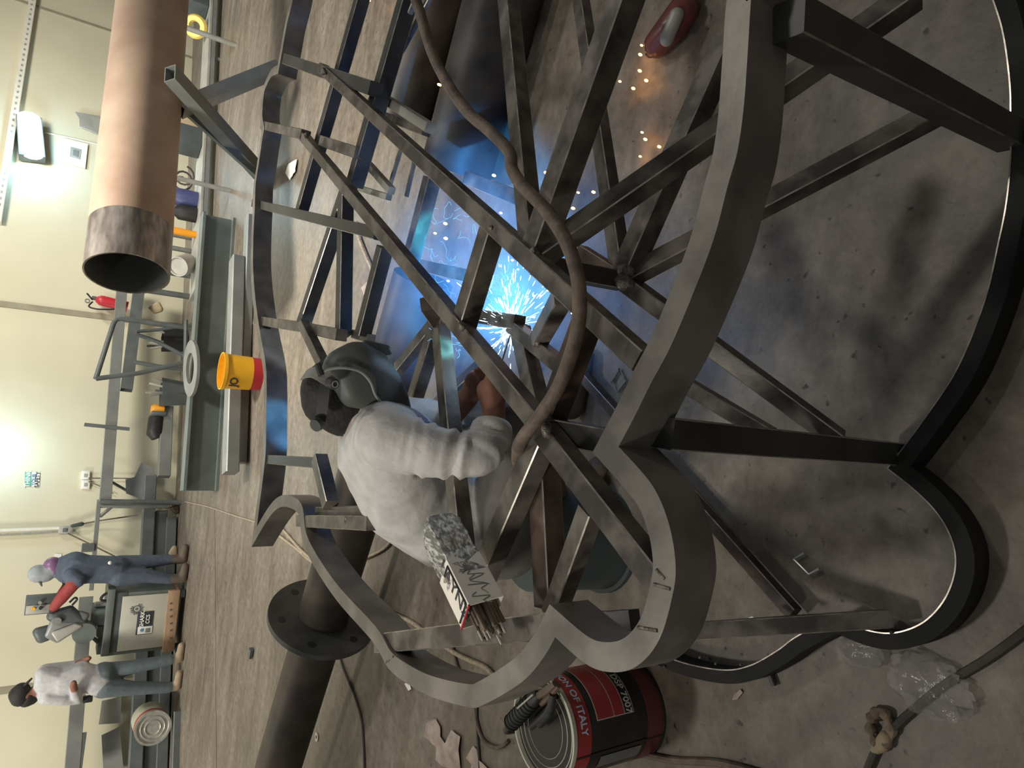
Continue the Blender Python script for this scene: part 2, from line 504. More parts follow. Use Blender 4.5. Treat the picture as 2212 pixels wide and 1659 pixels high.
# ------------------------------------------------------------------ the welded space frame
ZT = 0.88            # top of the raised outline
fr = thing('welded_frame', 'big dark steel space frame with curvy cloud-like outlines and criss-cross square tube bracing, being welded', 'steel frame', (0.2, 1.6, 0))
def up2(x, y): return P(x, y, ZT)
def mid(a, b): return (P(*a, ZT) + P(*b, ZT)) / 2
near1 = [P(1640, -150, ZT), mid((1588, -30), (1624, -30)), mid((1578, 0), (1613, 0)), mid((1569, 118), (1606, 118)), mid((1561, 236), (1597, 236)), mid((1549, 330), (1583, 330)), mid((1528, 400), (1565, 400)), mid((1497, 510), (1539, 510)), mid((1458, 620), (1496, 620)), mid((1409, 735), (1449, 735)), mid((1369, 815), (1405, 815)), mid((1335, 887), (1369, 887)), mid((1289, 976), (1326, 966))]
near2 = [near1[-1], mid((1347, 1043), (1384, 1026)), mid((1384, 1092), (1416, 1072)), mid((1407, 1147), (1441, 1147)), mid((1418, 1228), (1451, 1205)), mid((1413, 1267), (1445, 1275)), mid((1387, 1354), (1422, 1359)), mid((1352, 1388), (1376, 1426)), mid((1315, 1396), (1318, 1443)), mid((1270, 1383), (1262, 1424)), mid((1190, 1313), (1196, 1368))]
near3 = [near2[-1], mid((1156, 1380), (1172, 1410)), mid((1110, 1435), (1125, 1463)), mid((1040, 1475), (1040, 1518)), mid((1012, 1485), (1005, 1519)), mid((942, 1461), (920, 1503)), mid((887, 1441), (865, 1465)), mid((850, 1417), (832, 1432)), mid((817, 1362), (799, 1377)), mid((740, 1270), (718, 1292)), mid((685, 1197), (672, 1215)), mid((663, 1153), (650, 1160)), P(648, 1100, ZT), P(619, 1082, ZT), P(595, 1090, ZT), P(572, 1120, ZT), P(549, 1160, ZT)]
dx = 4
far1 = [near3[-1]] + [P(x + dx, y, ZT) for x, y in ((554, 1087), (562, 1025), (567, 973), (568, 908), (569, 843), (567, 794), (556, 729), (550, 691), (544, 640), (540, 577), (541, 514), (544, 450), (546, 400), (553, 354), (560, 304), (564, 281))]
far2 = [far1[-1]] + [P(x + dx, y, ZT) for x, y in ((560, 253), (564, 202), (572, 177), (583, 157), (596, 150))]
far3 = [far2[-1]] + [P(x + dx, y, ZT) for x, y in ((603, 112), (614, 50), (626, 0), (640, -80))]
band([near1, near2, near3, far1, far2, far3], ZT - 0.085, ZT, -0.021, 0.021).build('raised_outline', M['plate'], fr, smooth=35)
# seams of weld on the raised outline
for a, b in (((1413, 1262), (1448, 1272)), ((1378, 1355), (1420, 1362)), ((832, 1432), (850, 1418)), ((1418, 1230), (1436, 1250))):
    MB().tube([P(*a, ZT), P(*b, ZT)], 0.0028, 6).build('weld_seam', M['weld'], fr)
# lower outline on the floor (points run along its inner top edge)
zl = 0.07
low1 = [P(x, y, zl) for x, y in ((2105, -110), (2145, 0), (2167, 74), (2181, 177), (2183, 256), (2183, 340), (2174, 437), (2156, 528), (2127, 650), (2068, 796), (1995, 907), (1917, 1012))]
low2 = [P(x, y, zl) for x, y in ((1917, 1012), (1973, 1056), (2020, 1103), (2050, 1151), (2064, 1201), (2058, 1254), (2032, 1307), (1988, 1348), (1929, 1367), (1870, 1360), (1800, 1332))]
low3 = [P(x, y, zl) for x, y in ((1800, 1332), (1719, 1376), (1678, 1406), (1619, 1438), (1560, 1447), (1474, 1431), (1400, 1400), (1330, 1362))]
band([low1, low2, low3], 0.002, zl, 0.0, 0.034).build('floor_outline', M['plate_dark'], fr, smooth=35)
band([low1, low2, low3], zl - .004, zl + .0012, -0.0012, 0.0016).build('edge_highlight', M['edge'], fr, label='thin painted highlight along the inner edge of the floor outline')  # pale strip draws the highlight on the inner top edge

NB = [0]
def fb(a, b, za, zb, w=0.038, h=None, m='steel', label=None, name='frame_bar'):
    pa = a if isinstance(a, V) else P(a[0], a[1], za)
    pb = b if isinstance(b, V) else P(b[0], b[1], zb)
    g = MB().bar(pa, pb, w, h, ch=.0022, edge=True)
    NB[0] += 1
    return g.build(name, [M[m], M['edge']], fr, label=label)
T = 0.857
# long top bars and the node they share
fb((697, 148), (1393, 782), T, T, 0.036, label='long top bar reaching the near outline')
fb((651, 288), (1178, 928), T, T, 0.036)
fb((1178, 932), (1440, 1268), T, T, 0.040)
fb((1176, 938), (1008, 1330), T - .01, T - .03, 0.044)
fb((1000, 708), (1066, 492), T - .012, T - .012, 0.046)
fb((1270, 692), (1190, 908), .81, .81, 0.044, m='rustbar')
fb((1188, 928), (1322, 955), .815, .80, 0.044, m='steel_dark')
fb((825, 1388), (1203, 1350), T - .005, T - .02, 0.046)
fb((1278, 1100), (1196, 1326), T - .03, .80, 0.036)
fb((1172, 955), (1190, 1310), .80, .78, 0.048, m='rustbar', label='rust-streaked bar beside the seat')
fb((1215, 1348), (1372, 1340), .60, .55, 0.044, m='steel_dark')
# fan of braces from the upper node
N1 = P(1152, 562, .84)
fb(N1, (1092, -60), 0, .74, 0.040)
fb(N1, (1372, -60), 0, .84, 0.050)
fb(N1, (1975, -10), 0, .44, 0.042)
fb((1160, 572), (1345, 608), .83, .58, 0.040, m='steel_dark')
# fan from the middle node
N3 = P(1345, 605, .58)
fb(N3, (1246, -60), 0, .42, 0.038)
fb(N3, (1572, 90), 0, .50, 0.050)
fb(N3, (2040, 236), 0, .22, 0.040)
fb(N3, (1812, 950), 0, .24, 0.038)
fb((1255, 545), (1340, 600), .60, .58, 0.034, m='rustbar')
fb((1430, 800), (1662, 940), .40, .36, 0.034)
fb((1250, 803), (1716, 1326), .05, .05, 0.034, m='rustbar', label='rusty bar lying low near the floor')
# posts
p1 = P(1921, 995, .05)
fb(P(1428, 934, .81), P(1928, 979, .04), 0, 0, 0.050, m='steel_dark', name='frame_post')
fb(P(1700, 42, .83), P(2186, 296, .05), 0, 0, 0.052, m='steel_dark', name='frame_post')
fb((1262, 1378), (1922, 1336), .50, .05, 0.038, name='frame_post', label='worn bright-topped sloping post')
# short bars round the weld
fb((1018, 682), (1122, 697), .62, .60, 0.040)
fb((1108, 705), (1212, 790), .60, .62, 0.036)
fb((1216, 640), (1160, 742), .72, .60, 0.040)
fb((1124, 712), (1166, 890), .58, .66, 0.044)
# fan on the far side of the second long bar
N5 = P(950, 688, .70)
fb((925, 655), (958, 705), .78, .68, 0.045, m='rustbar')
fb(N5, (862, 795), 0, .62, 0.036)
fb(N5, (884, 900), 0, .62, 0.042)
fb(N5, P(1002, 1192, .80), 0, 0, 0.042)
fb((1038, 790), (900, 912), .46, .40, 0.036, m='steel_dark')
# the bright bars lit by the arc
fb((934, 385), (888, 562), .60, .60, 0.050)
fb((896, 570), (1052, 606), .50, .50, 0.044)
fb((1012, 385), (1125, 430), .36, .30, 0.05)
# far grid
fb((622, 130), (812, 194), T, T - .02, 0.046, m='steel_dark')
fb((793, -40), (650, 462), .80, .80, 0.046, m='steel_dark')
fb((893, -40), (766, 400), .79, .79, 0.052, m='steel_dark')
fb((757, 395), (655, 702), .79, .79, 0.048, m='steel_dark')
fb((572, 272), (660, 292), T, T, 0.040)
fb((700, 306), (778, 332), .83, .81, 0.040)
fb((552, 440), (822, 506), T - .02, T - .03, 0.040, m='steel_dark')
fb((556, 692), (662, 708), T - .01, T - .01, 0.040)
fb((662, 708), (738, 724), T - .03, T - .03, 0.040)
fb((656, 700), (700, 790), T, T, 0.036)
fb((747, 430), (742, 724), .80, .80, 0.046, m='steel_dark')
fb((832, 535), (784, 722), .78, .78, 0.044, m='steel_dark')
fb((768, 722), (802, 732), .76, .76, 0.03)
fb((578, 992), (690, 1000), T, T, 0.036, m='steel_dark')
fb((690, 990), (715, 1092), T, T, 0.044)
fb((652, 1125), (806, 1130), T, T, 0.040)
fb((690, 1105), (800, 1103), T - .02, T - .02, 0.030)
# thin struts and small brackets between the far bars
fb((914, -40), (797, 228), .78, .78, 0.020, m='steel')
fb((948, -40), (868, 110), .74, .74, 0.016, m='steel')
fb((835, 216), (930, 277), .74, .74, 0.032, m='grey_l')
fb((822, 248), (922, 284), .72, .70, 0.030)
fb((832, 225), (822, 250), .74, .72, 0.016, m='grey_l')
fb((812, 274), (772, 405), .70, .70, 0.022, m='grey_l')
fb((772, 405), (840, 426), .70, .70, 0.022, m='grey_l')
fb((786, 345), (846, 412), .72, .70, 0.026, m='grey_l')
fb((866, 322), (842, 402), .66, .66, 0.014, m='grey_l')
fb((895, 350), (878, 425), .62, .62, 0.014, m='grey_l')
# weld lumps at the nodes
for (x, y, z, r) in ((1150, 548, .865, .013), (1148, 562, .86, .016), (1160, 566, .855, .013), (1340, 590, .605, .014), (1348, 603, .61, .016), (1357, 585, .6, .011), (948, 672, .73, .013), (956, 690, .72, .012), (1000, 706, .885, .008), (1178, 928, .885, .010), (1162, 736, .63, .010), (700, 155, .885, .010), (660, 290, .885, .010), (1062, 492, .884, .006), (752, 1122, .87, .01)):
    g = MB()
    g.hull([(P(x, y, z) + V((rnd.uniform(-1, 1), rnd.uniform(-1, 1), rnd.uniform(-.6, .6))) * r, r * rnd.uniform(.4, .8)) for j in range(5)], 7)
    g.build('weld_bead', M['weld'], fr, smooth=True)
for (x, y) in ((1435, 1440), (1512, 1420), (1546, 1434), (1600, 1436), (1925, 1366)):
    MB().sphere(P(x, y, .075), .004, 6).build('weld_spatter', M['weld'], fr)
# ------------------------------------------------------------------ pipes and trestle
def hollow_pipe(a, b, r, t=0.012, n=48):
    a, b = V(a), V(b)
    L = (b - a).length
    return MB().lathe([(r, 0), (r, L), (r - t, L), (r - t, 0)], a, b - a, n, close=True)
# big pipe on the trestle
A, B = Q(275, 592, 6.0), Q(332, -10, 7.35)
ax = (B - A).normalized()
R = 0.297
B = A + ax * 5.2
pt = thing('large_pipe', 'large rusty brown steel pipe with a bare grey open end, raised on a trestle', 'pipe', A + ax * 2.6 - V((0, 0, R)))
hollow_pipe(A + ax * .42, B, R).build('pipe_body', M['pipe_rust'], pt, smooth=50)
hollow_pipe(A, A + ax * .42, R - 0.001).build('bare_end', M['pipe_end'], pt, smooth=50, label='bare grey pipe end')
hollow_pipe(A + ax * .01, B, R - .0125, .004).build('bore', M['pipe_in'], pt, smooth=50)
# sawbuck trestle under it
tr = thing('pipe_trestle', 'crossed grey box tube trestle holding up the big rusty pipe', 'trestle', P(570, 300, 0))
ya = 6.55
a0 = Q(367, 158, 6.28); a1 = P(574, 388, 0.04)
g = MB().hollow(a0, a1, 0.16, 0.10, 0.008); g.build('leg', M['grey'], tr)
b0 = Q(386, 236, 6.75); b1 = P(600, 148, 0.04)
g = MB().hollow(b0, b1, 0.13, 0.12, 0.008); g.build('leg', M['grey_l'], tr)
g = MB().bar(Q(398, 236, 6.85), Q(556, 378, 6.75), .05, .06); g.build('brace', M['grey_d'], tr)

# flanged brown pipe lying across the floor
def floor_axis(x0, y0, x1, y1, z):
    return P(x0, y0, z), P(x1, y1, z)
zc = 0.29
a, b = P(601, 1659, zc), P(888, 690, zc)
d = (b - a).normalized()
a = a - d * 1.2
b = P(914, 600, zc)
b = a + d * (b - a).dot(d)
fp = thing('flanged_pipe', 'long brown steel pipe on the floor passing through a round bolt-hole flange', 'pipe', P(690, 1300, 0))
hollow_pipe(a, b, 0.135).build('pipe_body', M['pipe_brown'], fp, smooth=50)
fc0 = P(692, 1326, zc)
fc = a + d * (fc0 - a).dot(d)
x, y, dd = MB.frame(d)
def disc(c, r, hole, hr, nh, phase, th, d, n=72):
    x, y, dd = MB.frame(d)
    bm = bmesh.new()
    # outer ring minus bolt holes: build as 2D grid in polar bands around the holes
    g = MB()
    g.lathe([(hole, 0), (r, 0), (r, th), (hole, th)], c, d, n, close=True)
    return g
FR = 0.29
disc(fc, FR, 0.13, 0, 0, 0, 0.03, d).build('flange', M['flange'], fp, smooth=30)
for k in range(6):
    an = PI / 6 + k * PI / 3
    c = fc + (x * math.cos(an) + y * math.sin(an)) * 0.225
    g = MB().lathe([(0.021, -0.0015), (0.021, 0.0315)], c, d, 16)
    g.build('bolt_hole', M['black'], fp)
# black pipe lying beyond the frame on the right
r = 0.165
e = P(985, 372, r)
f = P(1085, 0, r)
d2 = (f - e).normalized()
bp_ = thing('black_pipe', 'dark scaly pipe lying on the floor behind the frame with its open end lit blue', 'pipe', e + d2 * 1.5 - V((0, 0, r)))
hollow_pipe(e, e + d2 * 4.0, r, 0.01).build('pipe_body', M['pipe_black'], bp_, smooth=50)
e2 = e + d2 * .02
hollow_pipe(e2, e + d2 * 3.9, r - .0105, .003).build('bore', M['pipe_in'], bp_, smooth=50)

# second pipe lying alongside it
e3, f3 = P(870, 262, .14), P(948, 0, .14)
d3 = (f3 - e3).normalized()
bp2 = thing('black_pipe', 'dark brown pipe lying beside the blue lit black pipe, on its far side', 'pipe', e3 + d3 * 1.5 - V((0, 0, .14)))
hollow_pipe(e3, e3 + d3 * 4.0, .14, .01).build('pipe_body', M['pipe_brown'], bp2, smooth=50)
hollow_pipe(e3 + d3 * .02, e3 + d3 * 3.9, .1295, .003).build('bore', M['pipe_in'], bp2, smooth=50)
# ------------------------------------------------------------------ lettering helper
def text_mesh(txt, size=1.0, bold=0.0, extr=0.0005):
    cu = bpy.data.curves.new('txt', 'FONT')
    cu.body = txt
    cu.size = size
    cu.extrude = extr
    cu.offset = bold
    cu.align_x = 'CENTER'; cu.align_y = 'CENTER'
    cu.resolution_u = 3
    o = bpy.data.objects.new('txt', cu)
    C.objects.link(o)
    dg = bpy.context.evaluated_depsgraph_get()
    me = bpy.data.meshes.new_from_object(o.evaluated_get(dg))
    bpy.data.objects.remove(o)
    bpy.data.curves.remove(cu)
    return me
def lettering(name, txt, f, m, parent, size, bold=0.0, sub=0, maxlen=None):   # f maps (along, up, out) to the world
    me = text_mesh(txt, size, bold)
    bm = bmesh.new(); bm.from_mesh(me); bpy.data.meshes.remove(me)
    if sub:
        bmesh.ops.triangulate(bm, faces=bm.faces)
        bmesh.ops.subdivide_edges(bm, edges=[e for e in bm.edges if e.calc_length() > size * .3], cuts=sub)
    for v in bm.verts:
        v.co = f(v.co.x, v.co.y, v.co.z)
    g = MB(); g.bm.free(); g.bm = bm
    return g.build(name, m, parent, normals=False)

# ------------------------------------------------------------------ paint tin standing on its head
c = P(1172, 1572, .355); tb = V((c.x, c.y, 0))
TR, THh = .143, .355
tin = thing('paint_tin', 'black and red round paint tin standing upside down beside the near outline', 'paint tin', tb)
def tinring(z0, z1, r, m, name, label=None):
    g = MB().lathe([(r - .002, z0), (r, z0), (r, z1), (r - .002, z1)], tb, n=72, close=True)
    return g.build(name, m, tin, smooth=40, label=label)
MB().lathe([(TR - .004, .004), (TR - .001, .012), (TR - .001, THh - .012), (TR - .004, THh - .008)], tb, n=72).build('tin_body', M['canblack'], tin, smooth=40)
prof = [(0.0005, THh - .012), (.052, THh - .012), (.056, THh - .008), (.060, THh - .012), (.078, THh - .012), (.082, THh - .007), (.086, THh - .012), (.100, THh - .012), (.104, THh - .006), (.108, THh - .012), (.120, THh - .012), (.124, THh - .006), (.128, THh - .010), (.134, THh - .010), (.139, THh + .002), (TR + .002, THh + .002), (TR + .002, THh - .010), (TR - .006, THh - .014), (.0005, THh - .016)]
MB().lathe(prof, tb, n=72, close=True).build('tin_end', M['tin'], tin, smooth=25, label='shiny ridged tin end')
MB().lathe([(TR - .006, 0), (TR + .003, 0), (TR + .003, .010), (TR - .006, .012)], tb, n=72, close=True).build('rim', M['canblack'], tin, smooth=40)
tinring(.292, .343, TR + .0005, M['red_d'], 'red_band')
tinring(.012, .072, TR + .0006, M['maroon'], 'maroon_band')
# angle on the tin facing the camera; text runs the other way up
acam = math.atan2(-tb.y, -tb.x)
def tinmap(a0, z0, rr=TR + .0012):
    def f(u, v, w):     # upside-down lettering: advance clockwise, up = down
        a = a0 - u / TR
        return tb + V((math.cos(a) * (rr + w), math.sin(a) * (rr + w), z0 - v))
    return f
def patch(a0, a1, z0, z1, m, name, rr=TR + .0009, n=18):
    def f(u, v): 
        a = a0 + (a1 - a0) * u
        return tb + V((math.cos(a) * rr, math.sin(a) * rr, z0 + (z1 - z0) * v))
    return MB().grid(f, n, 1).build(name, m, tin, smooth=True)
aL = acam + .95      # reading start (towards the right of the scene)
import_dir = 1
def angle_of(x, y, z):      # tin angle of the surface point seen at pixel
    best, ba = 1e9, 0
    for i in range(720):
        a = i / 720 * 2 * PI
        p = tb + V((math.cos(a) * TR, math.sin(a) * TR, z))
        if (V((math.cos(a), math.sin(a), 0))).dot(CO - p) < 0: continue
        q = p - CO
        w_ = q.dot(CF)
        dd = (1106 + FPX * q.dot(CX) / w_ - x) ** 2 + (829.5 - FPX * q.dot(CY) / w_ - y) ** 2
        if dd < best: best, ba = dd, a
    return ba
a_lo = angle_of(1310, 1552, .22)     # end of the label (lower in the photo)
a_hi = angle_of(1268, 1425, .27)
if a_hi - a_lo > PI: a_lo += 2 * PI
if a_lo - a_hi > PI: a_hi += 2 * PI
a_hi = a_lo + (1 if a_hi > a_lo else -1) * 1.75
lt = .0022
patch(a_lo, a_hi, .125, .268, M['inkwhite'], 'label_border', TR + .0007)
e = .018 * (1 if a_hi > a_lo else -1)
patch(a_lo + e, a_hi - e, .204, .265, M['red_d'], 'label_panel', TR + .0013)
patch(a_lo + e, a_hi - e, .163, .201, M['red_d'], 'label_panel', TR + .0013)
patch(a_lo + e, a_hi - e, .128, .160, M['canblack'], 'label_panel', TR + .0013)
sg = 1 if a_hi > a_lo else -1
am = (a_lo + a_lo + sg * 1.05) / 2
def tinmap2(a0, z0, rr):
    def f(u, v, w):
        a = a0 - sg * u / TR
        return tb + V((math.cos(a) * (rr + w), math.sin(a) * (rr + w), z0 - v))
    return f
lettering('lettering', 'DSP 7007', tinmap2(a_lo + sg * .42, .144, TR + .0018), M['inkwhite'], tin, .030, .0004, 1, )
lettering('lettering', 'UNION OF ITALY', tinmap2(a_lo + sg * .62, .317, TR + .0012), M['inkpale'], tin, .030, .0006, 1)
patch(a_lo - sg * .62, a_lo - sg * .58, .012, .343, M['canblack'], 'seam', TR + .0016, 2)
patch(a_lo - sg * 1.0, a_lo - sg * .70, .09, .25, M['grey'], 'label_panel', TR + .0010)

# ------------------------------------------------------------------ earth clamp on the tin
zt = THh + .004
def tp(x, y, dz=0.0): return P(x, y, zt + dz)
cl = thing('electrode_holder', 'black ribbed electrode holder lying across the shiny tin end', 'electrode holder', tp(1160, 1530))
h0, h1 = tp(1098, 1568, .024), tp(1163, 1500, .024)
hd = (h1 - h0).normalized()
g = MB()
pts = [h0 + hd * (h1 - h0).length * t for t in (0, .08, .2, .5, .8, .95, 1)]
g.tube(pts, [.014, .022, .024, .024, .022, .018, .012], 14)
g.build('handle', M['black'], cl, smooth=True)
for k in range(9):
    q = h0 + (h1 - h0) * (.12 + k * .085)
    g = MB().lathe([(.0225, -.002), (.0262, -.0008), (.0262, .0008), (.0225, .002)], q, hd, 14)
    g.build('grip_rib', M['black'], cl, smooth=True)
g = MB().tube([tp(1118, 1530, .05), tp(1152, 1500, .05)], .003, 8); g.build('bright_rod', M['galv'], cl, label='thin bright metal rod')  # thin pale rod laid along the top of the handle
g = MB().tube([tp(1148, 1570, .012), tp(1178, 1545, .02), tp(1190, 1528, .024), tp(1194, 1500, .03)], [.010, .011, .012, .010], 10); g.build('lever', M['black'], cl, smooth=True)
g = MB().tube([tp(1166, 1565, .010), tp(1186, 1540, .02), tp(1194, 1510, .026)], [.011, .012, .010], 10); g.build('lever', M['black'], cl, smooth=True)
g = MB().tube([tp(1160, 1505, .024), tp(1185, 1490, .03), tp(1200, 1476, .032)], [.010, .013, .010], 8); g.build('jaw', M['rustbar'], cl)
g = MB().tube([tp(1170, 1520, .014), tp(1192, 1500, .024), tp(1206, 1480, .026)], [.008, .010, .008], 8); g.build('jaw', M['rustbar'], cl)
# its two cables drop behind the tin
q0 = h0 - hd * .002
g = MB(); g.tube(crom([q0, q0 + V((-.05, .05, -.04)), V((q0.x - .09, q0.y + .12, .16)), V((q0.x - .1, q0.y + .22, .012)), P(1110, 1470, .012), P(1128, 1430, .012)], 6), .008, 8)
g.build('cable', M['cable_d'], cl, smooth=True)

# ------------------------------------------------------------------ packet of welding rods
zb = 0.90
e0, e1 = P(945, 1132, .935), P(1046, 1330, .925)
pd = (e1 - e0).normalized()
px_, py_, _ = MB.frame(pd, V((-.35, -.2, 1)))
PW = .066
PL = (e1 - e0).length
pk = thing('welding_rod_packet', 'clear plastic wrapped packet of welding rods with a torn paper label', 'packet', e0)
def pkp(u, v, t): return e0 + px_ * u * PW + py_ * v * PW + pd * t
pn = mat('cellophane', rgb(246, 246, 238), 0.14, 0, col2=rgb(122, 120, 114), scale=60, bump=0.9, bscale=60, stretch=(2.2, .7, 2.2), alpha=.7, lo=.46, hi=.60)  # white streaks in the colour stand in for crinkle highlights
sec = [(-.5, -.5), (.5, -.5), (.56, 0), (.5, .5), (0, .55), (-.5, .5), (-.55, 0)]
g = MB()
rings = []
for i in range(13):
    t = PL * .66 * i / 12
    k = .82 + .18 * min(1, i / 2)
    rings.append([pkp(u * k * (1 + rnd.uniform(-.05, .05)), v * k * (1 + rnd.uniform(-.05, .05)), t + rnd.uniform(-.003, .003)) for u, v in sec])
g.loft(rings)
g.build('plastic_wrap', pn, pk, smooth=60)
pap = mat('label_paper', rgb(244, 236, 222), 0.5, 0, scale=7, var=.08, bump=.12)
g = MB()
ro = [[pkp(u * 1.05, v * 1.05, t) for u, v in ((-.5, -.5), (.5, -.5), (.5, .5), (-.5, .5))] for t in (PL * .50, PL * .97)]
ri = [[pkp(u * 1.0, v * 1.0, t) for u, v in ((-.5, -.5), (.5, -.5), (.5, .5), (-.5, .5))] for t in (PL * .97, PL * .50)]
g.loft(ro + ri, close=True)
g.build('label_sleeve', pap, pk)
g = MB()
for uu in ((-.53, -.53), (.53, -.53)):
    pass
g.bar(pkp(-.53, .535, PL * .968), pkp(.53, .535, PL * .968), .003, .003); g.build('red_edge', M['red'], pk)
for k in range(5):
    q = [pkp(-.53, rnd.uniform(-.35, .35), PL * (.55 + .08 * k + .03 * j)) for j in range(5)]
    MB().tube(crom(q, 3), .0009, 4).build('print_squiggle', M['grey'], pk)
def side_map(u0, t0):     # lettering on the left-hand side face
    def f(u, v, w): return e0 + pd * (t0 + u) - px_ * (PW * u0 + v) + py_ * (PW * .528 + w)
    return f
lettering('lettering', 'LAYNZ', side_map(.12, PL * .73), M['ink'], pk, .040, .0006)
g = MB()
for a, b in (((-.42, .55), (-.42, .93)), ((-.42, .93), (.42, .93)), ((-.42, .55), (.02, .55))):
    g.bar(e0 + pd * PL * a[1] + px_ * PW * a[0] + py_ * PW * .529, e0 + pd * PL * b[1] + px_ * PW * b[0] + py_ * PW * .529, .0014, .0008)
g.build('printed_frame', M['ink'], pk)
rods = mat('rod_coating', rgb(138, 122, 104), .7, 0, col2=rgb(84, 74, 64), scale=20)
rc = [(i, j) for i in range(-3, 4) for j in range(-3, 4)]
rnd.shuffle(rc)
for n_, (i, j) in enumerate(rc[:30]):
    u, v = i * .10 + .12, j * .10 - .06
    tt = PL * (1.04 + .10 * rnd.random() + .02 * (j < 0))
    q0, q1 = pkp(u, v, PL * .72), pkp(u + .12, v - .05, tt)
    pd_ = (q1 - q0).normalized()
    g = MB().tube([q0, q1], .0042, 8); g.build('welding_rod', rods, pk, smooth=True)
    if n_ < 8:
        g = MB().tube([q1, q1 + pd_ * .02], .0026, 6); g.build('rod_tip', M['galv'], pk)

# ------------------------------------------------------------------ cables
cb = crom([P(878, -60, 1.02), P(905, 20, .99), P(940, 130, .955), P(1000, 230, .93), P(1060, 285, .915), P(1100, 328, .905), P(1106, 365, .90), P(1128, 400, .90), P(1180, 455, .905), P(1222, 520, .91), P(1246, 590, .91), P(1252, 650, .905), P(1248, 710, .90), P(1232, 770, .90), P(1205, 838, .905), P(1165, 900, .905), P(1130, 945, .90), P(1119, 972, .87), P(1118, 1000, .78)], 6)
g = MB().tube(cb, .0125, 12)
g.build('welding_cable', M['cable'], smooth=True, tagd=('thick brown welding cable looping over the top bars of the frame', 'cable'))
def floor_cable(pts, r, m, label, name='floor_cable', z=None, group=None):
    g = MB().tube(crom([P(x, y, (z or r) + .001) for x, y in pts], 6), r, 8)
    return g.build(name, M[m], smooth=True, tagd=(label, 'cable', group))
floor_cable([(2300, 1290), (2212, 1365), (2130, 1425), (2040, 1480), (1960, 1545), (1925, 1580), (1890, 1625), (1860, 1700)], .009, 'cable_d', 'dark cable running past the clear plastic bag at the lower right')
floor_cable([(596, 1128), (618, 1152), (650, 1188), (690, 1222), (730, 1262), (790, 1290), (840, 1320), (890, 1345), (930, 1375), (990, 1415), (1045, 1440), (1068, 1462)], .010, 'rope', 'pale rope on the floor running under the curved near left outline')
floor_cable([(596, 1152), (640, 1185), (672, 1212), (720, 1226), (790, 1205), (830, 1185), (848, 1165)], .009, 'rope', 'pale rope looping on the floor behind the seated welder')
floor_cable([(728, 1390), (740, 1440), (765, 1500), (780, 1550), (785, 1600), (788, 1700)], .007, 'cable_d', 'thin dark cable on the floor right of the flanged pipe')
floor_cable([(972, 1370), (988, 1440), (1020, 1500), (1030, 1560), (1045, 1600), (1075, 1615), (1098, 1600)], .008, 'cable', 'brown cable snaking towards the paint tin')
floor_cable([(1030, 1470), (1030, 1560), (1035, 1640), (1038, 1720)], .006, 'cable_d', 'thin dark cable lying beside the torn paper scraps')
floor_cable([(1370, 1625), (1450, 1642), (1560, 1650), (1700, 1690)], .010, 'cable', 'brown cable on the floor by the base of the paint tin')
floor_cable([(770, 480), (775, 510), (790, 550), (803, 580), (808, 600), (800, 620)], .014, 'rope', 'pale hose end on the floor under the far bars')
floor_cable([(400, 1084), (450, 1095), (510, 1115), (560, 1130)], .006, 'rope', 'thin pale cord lying between the channel stack and the frame')

# ------------------------------------------------------------------ litter on the floor
def scrap(poly, name, m, label, cat, z=.003, amp=.012, group=None):
    pts = [P(x, y, 0) for x, y in poly]
    c0 = sum(pts, V()) / len(pts)
    g = MB()
    bm = g.bm
    vs = [bm.verts.new(p) for p in pts]
    f = bm.faces.new(vs)
    bmesh.ops.triangulate(bm, faces=[f])
    bmesh.ops.subdivide_edges(bm, edges=bm.edges[:], cuts=3, use_grid_fill=True)
    for v in bm.verts:
        v.co.z = z + amp * (0.5 + 0.5 * mnoise.noise(v.co * 14))
    r = bmesh.ops.extrude_face_region(bm, geom=bm.faces[:])
    for v in r['geom']:
        if isinstance(v, bmesh.types.BMVert): v.co.z += .0012
    return g.build(name, m, smooth=60, tagd=(label, cat, group))
scrap([(925, 1560), (945, 1552), (955, 1570), (955, 1590), (965, 1605), (978, 1576), (998, 1590), (995, 1620), (998, 1662), (960, 1656), (945, 1640), (947, 1612), (920, 1590)], 'paper_scrap', M['paper'], 'torn pinkish paper scrap with a notch, lying on the floor', 'paper scrap')
scrap([(1025, 1610), (1034, 1618), (1038, 1640), (1060, 1662), (1050, 1690), (1020, 1680), (1022, 1650), (1012, 1636)], 'paper_scrap', M['paper'], 'small torn paper scrap at the lower edge beside the paint tin', 'paper scrap')
scrap([(876, 1476), (886, 1474), (891, 1488), (884, 1492)], 'paper_scrap', M['white'], 'tiny white paper chip under the curved outline', 'paper scrap', amp=.004)
scrap([(1588, 1500), (1602, 1488), (1607, 1495), (1595, 1510), (1584, 1512)], 'paper_scrap', M['paper'], 'little tan paper chip right of the paint tin', 'paper scrap', amp=.004)
scrap([(2172, 640), (2186, 616), (2194, 620), (2184, 648)], 'paper_scrap', M['paper'], 'little tan chip outside the far right edge of the frame', 'paper scrap', amp=.004)
scrap([(627, 355), (645, 345), (642, 372), (630, 390), (622, 376)], 'paper_scrap', M['white'], 'crumpled white scrap on the far floor', 'paper scrap', amp=.03)
scrap([(786, 624), (796, 610), (806, 618), (800, 634), (790, 640)], 'paper_scrap', M['paper'], 'pink crumpled scrap under the dark far bars', 'paper scrap', amp=.03)
scrap([(1695, 1322), (1706, 1318), (1722, 1330), (1736, 1334), (1730, 1342), (1712, 1336)], 'plastic_scrap', M['white'], 'shiny white plastic scrap on the worn sloping post', 'plastic scrap', z=.15, amp=.006)
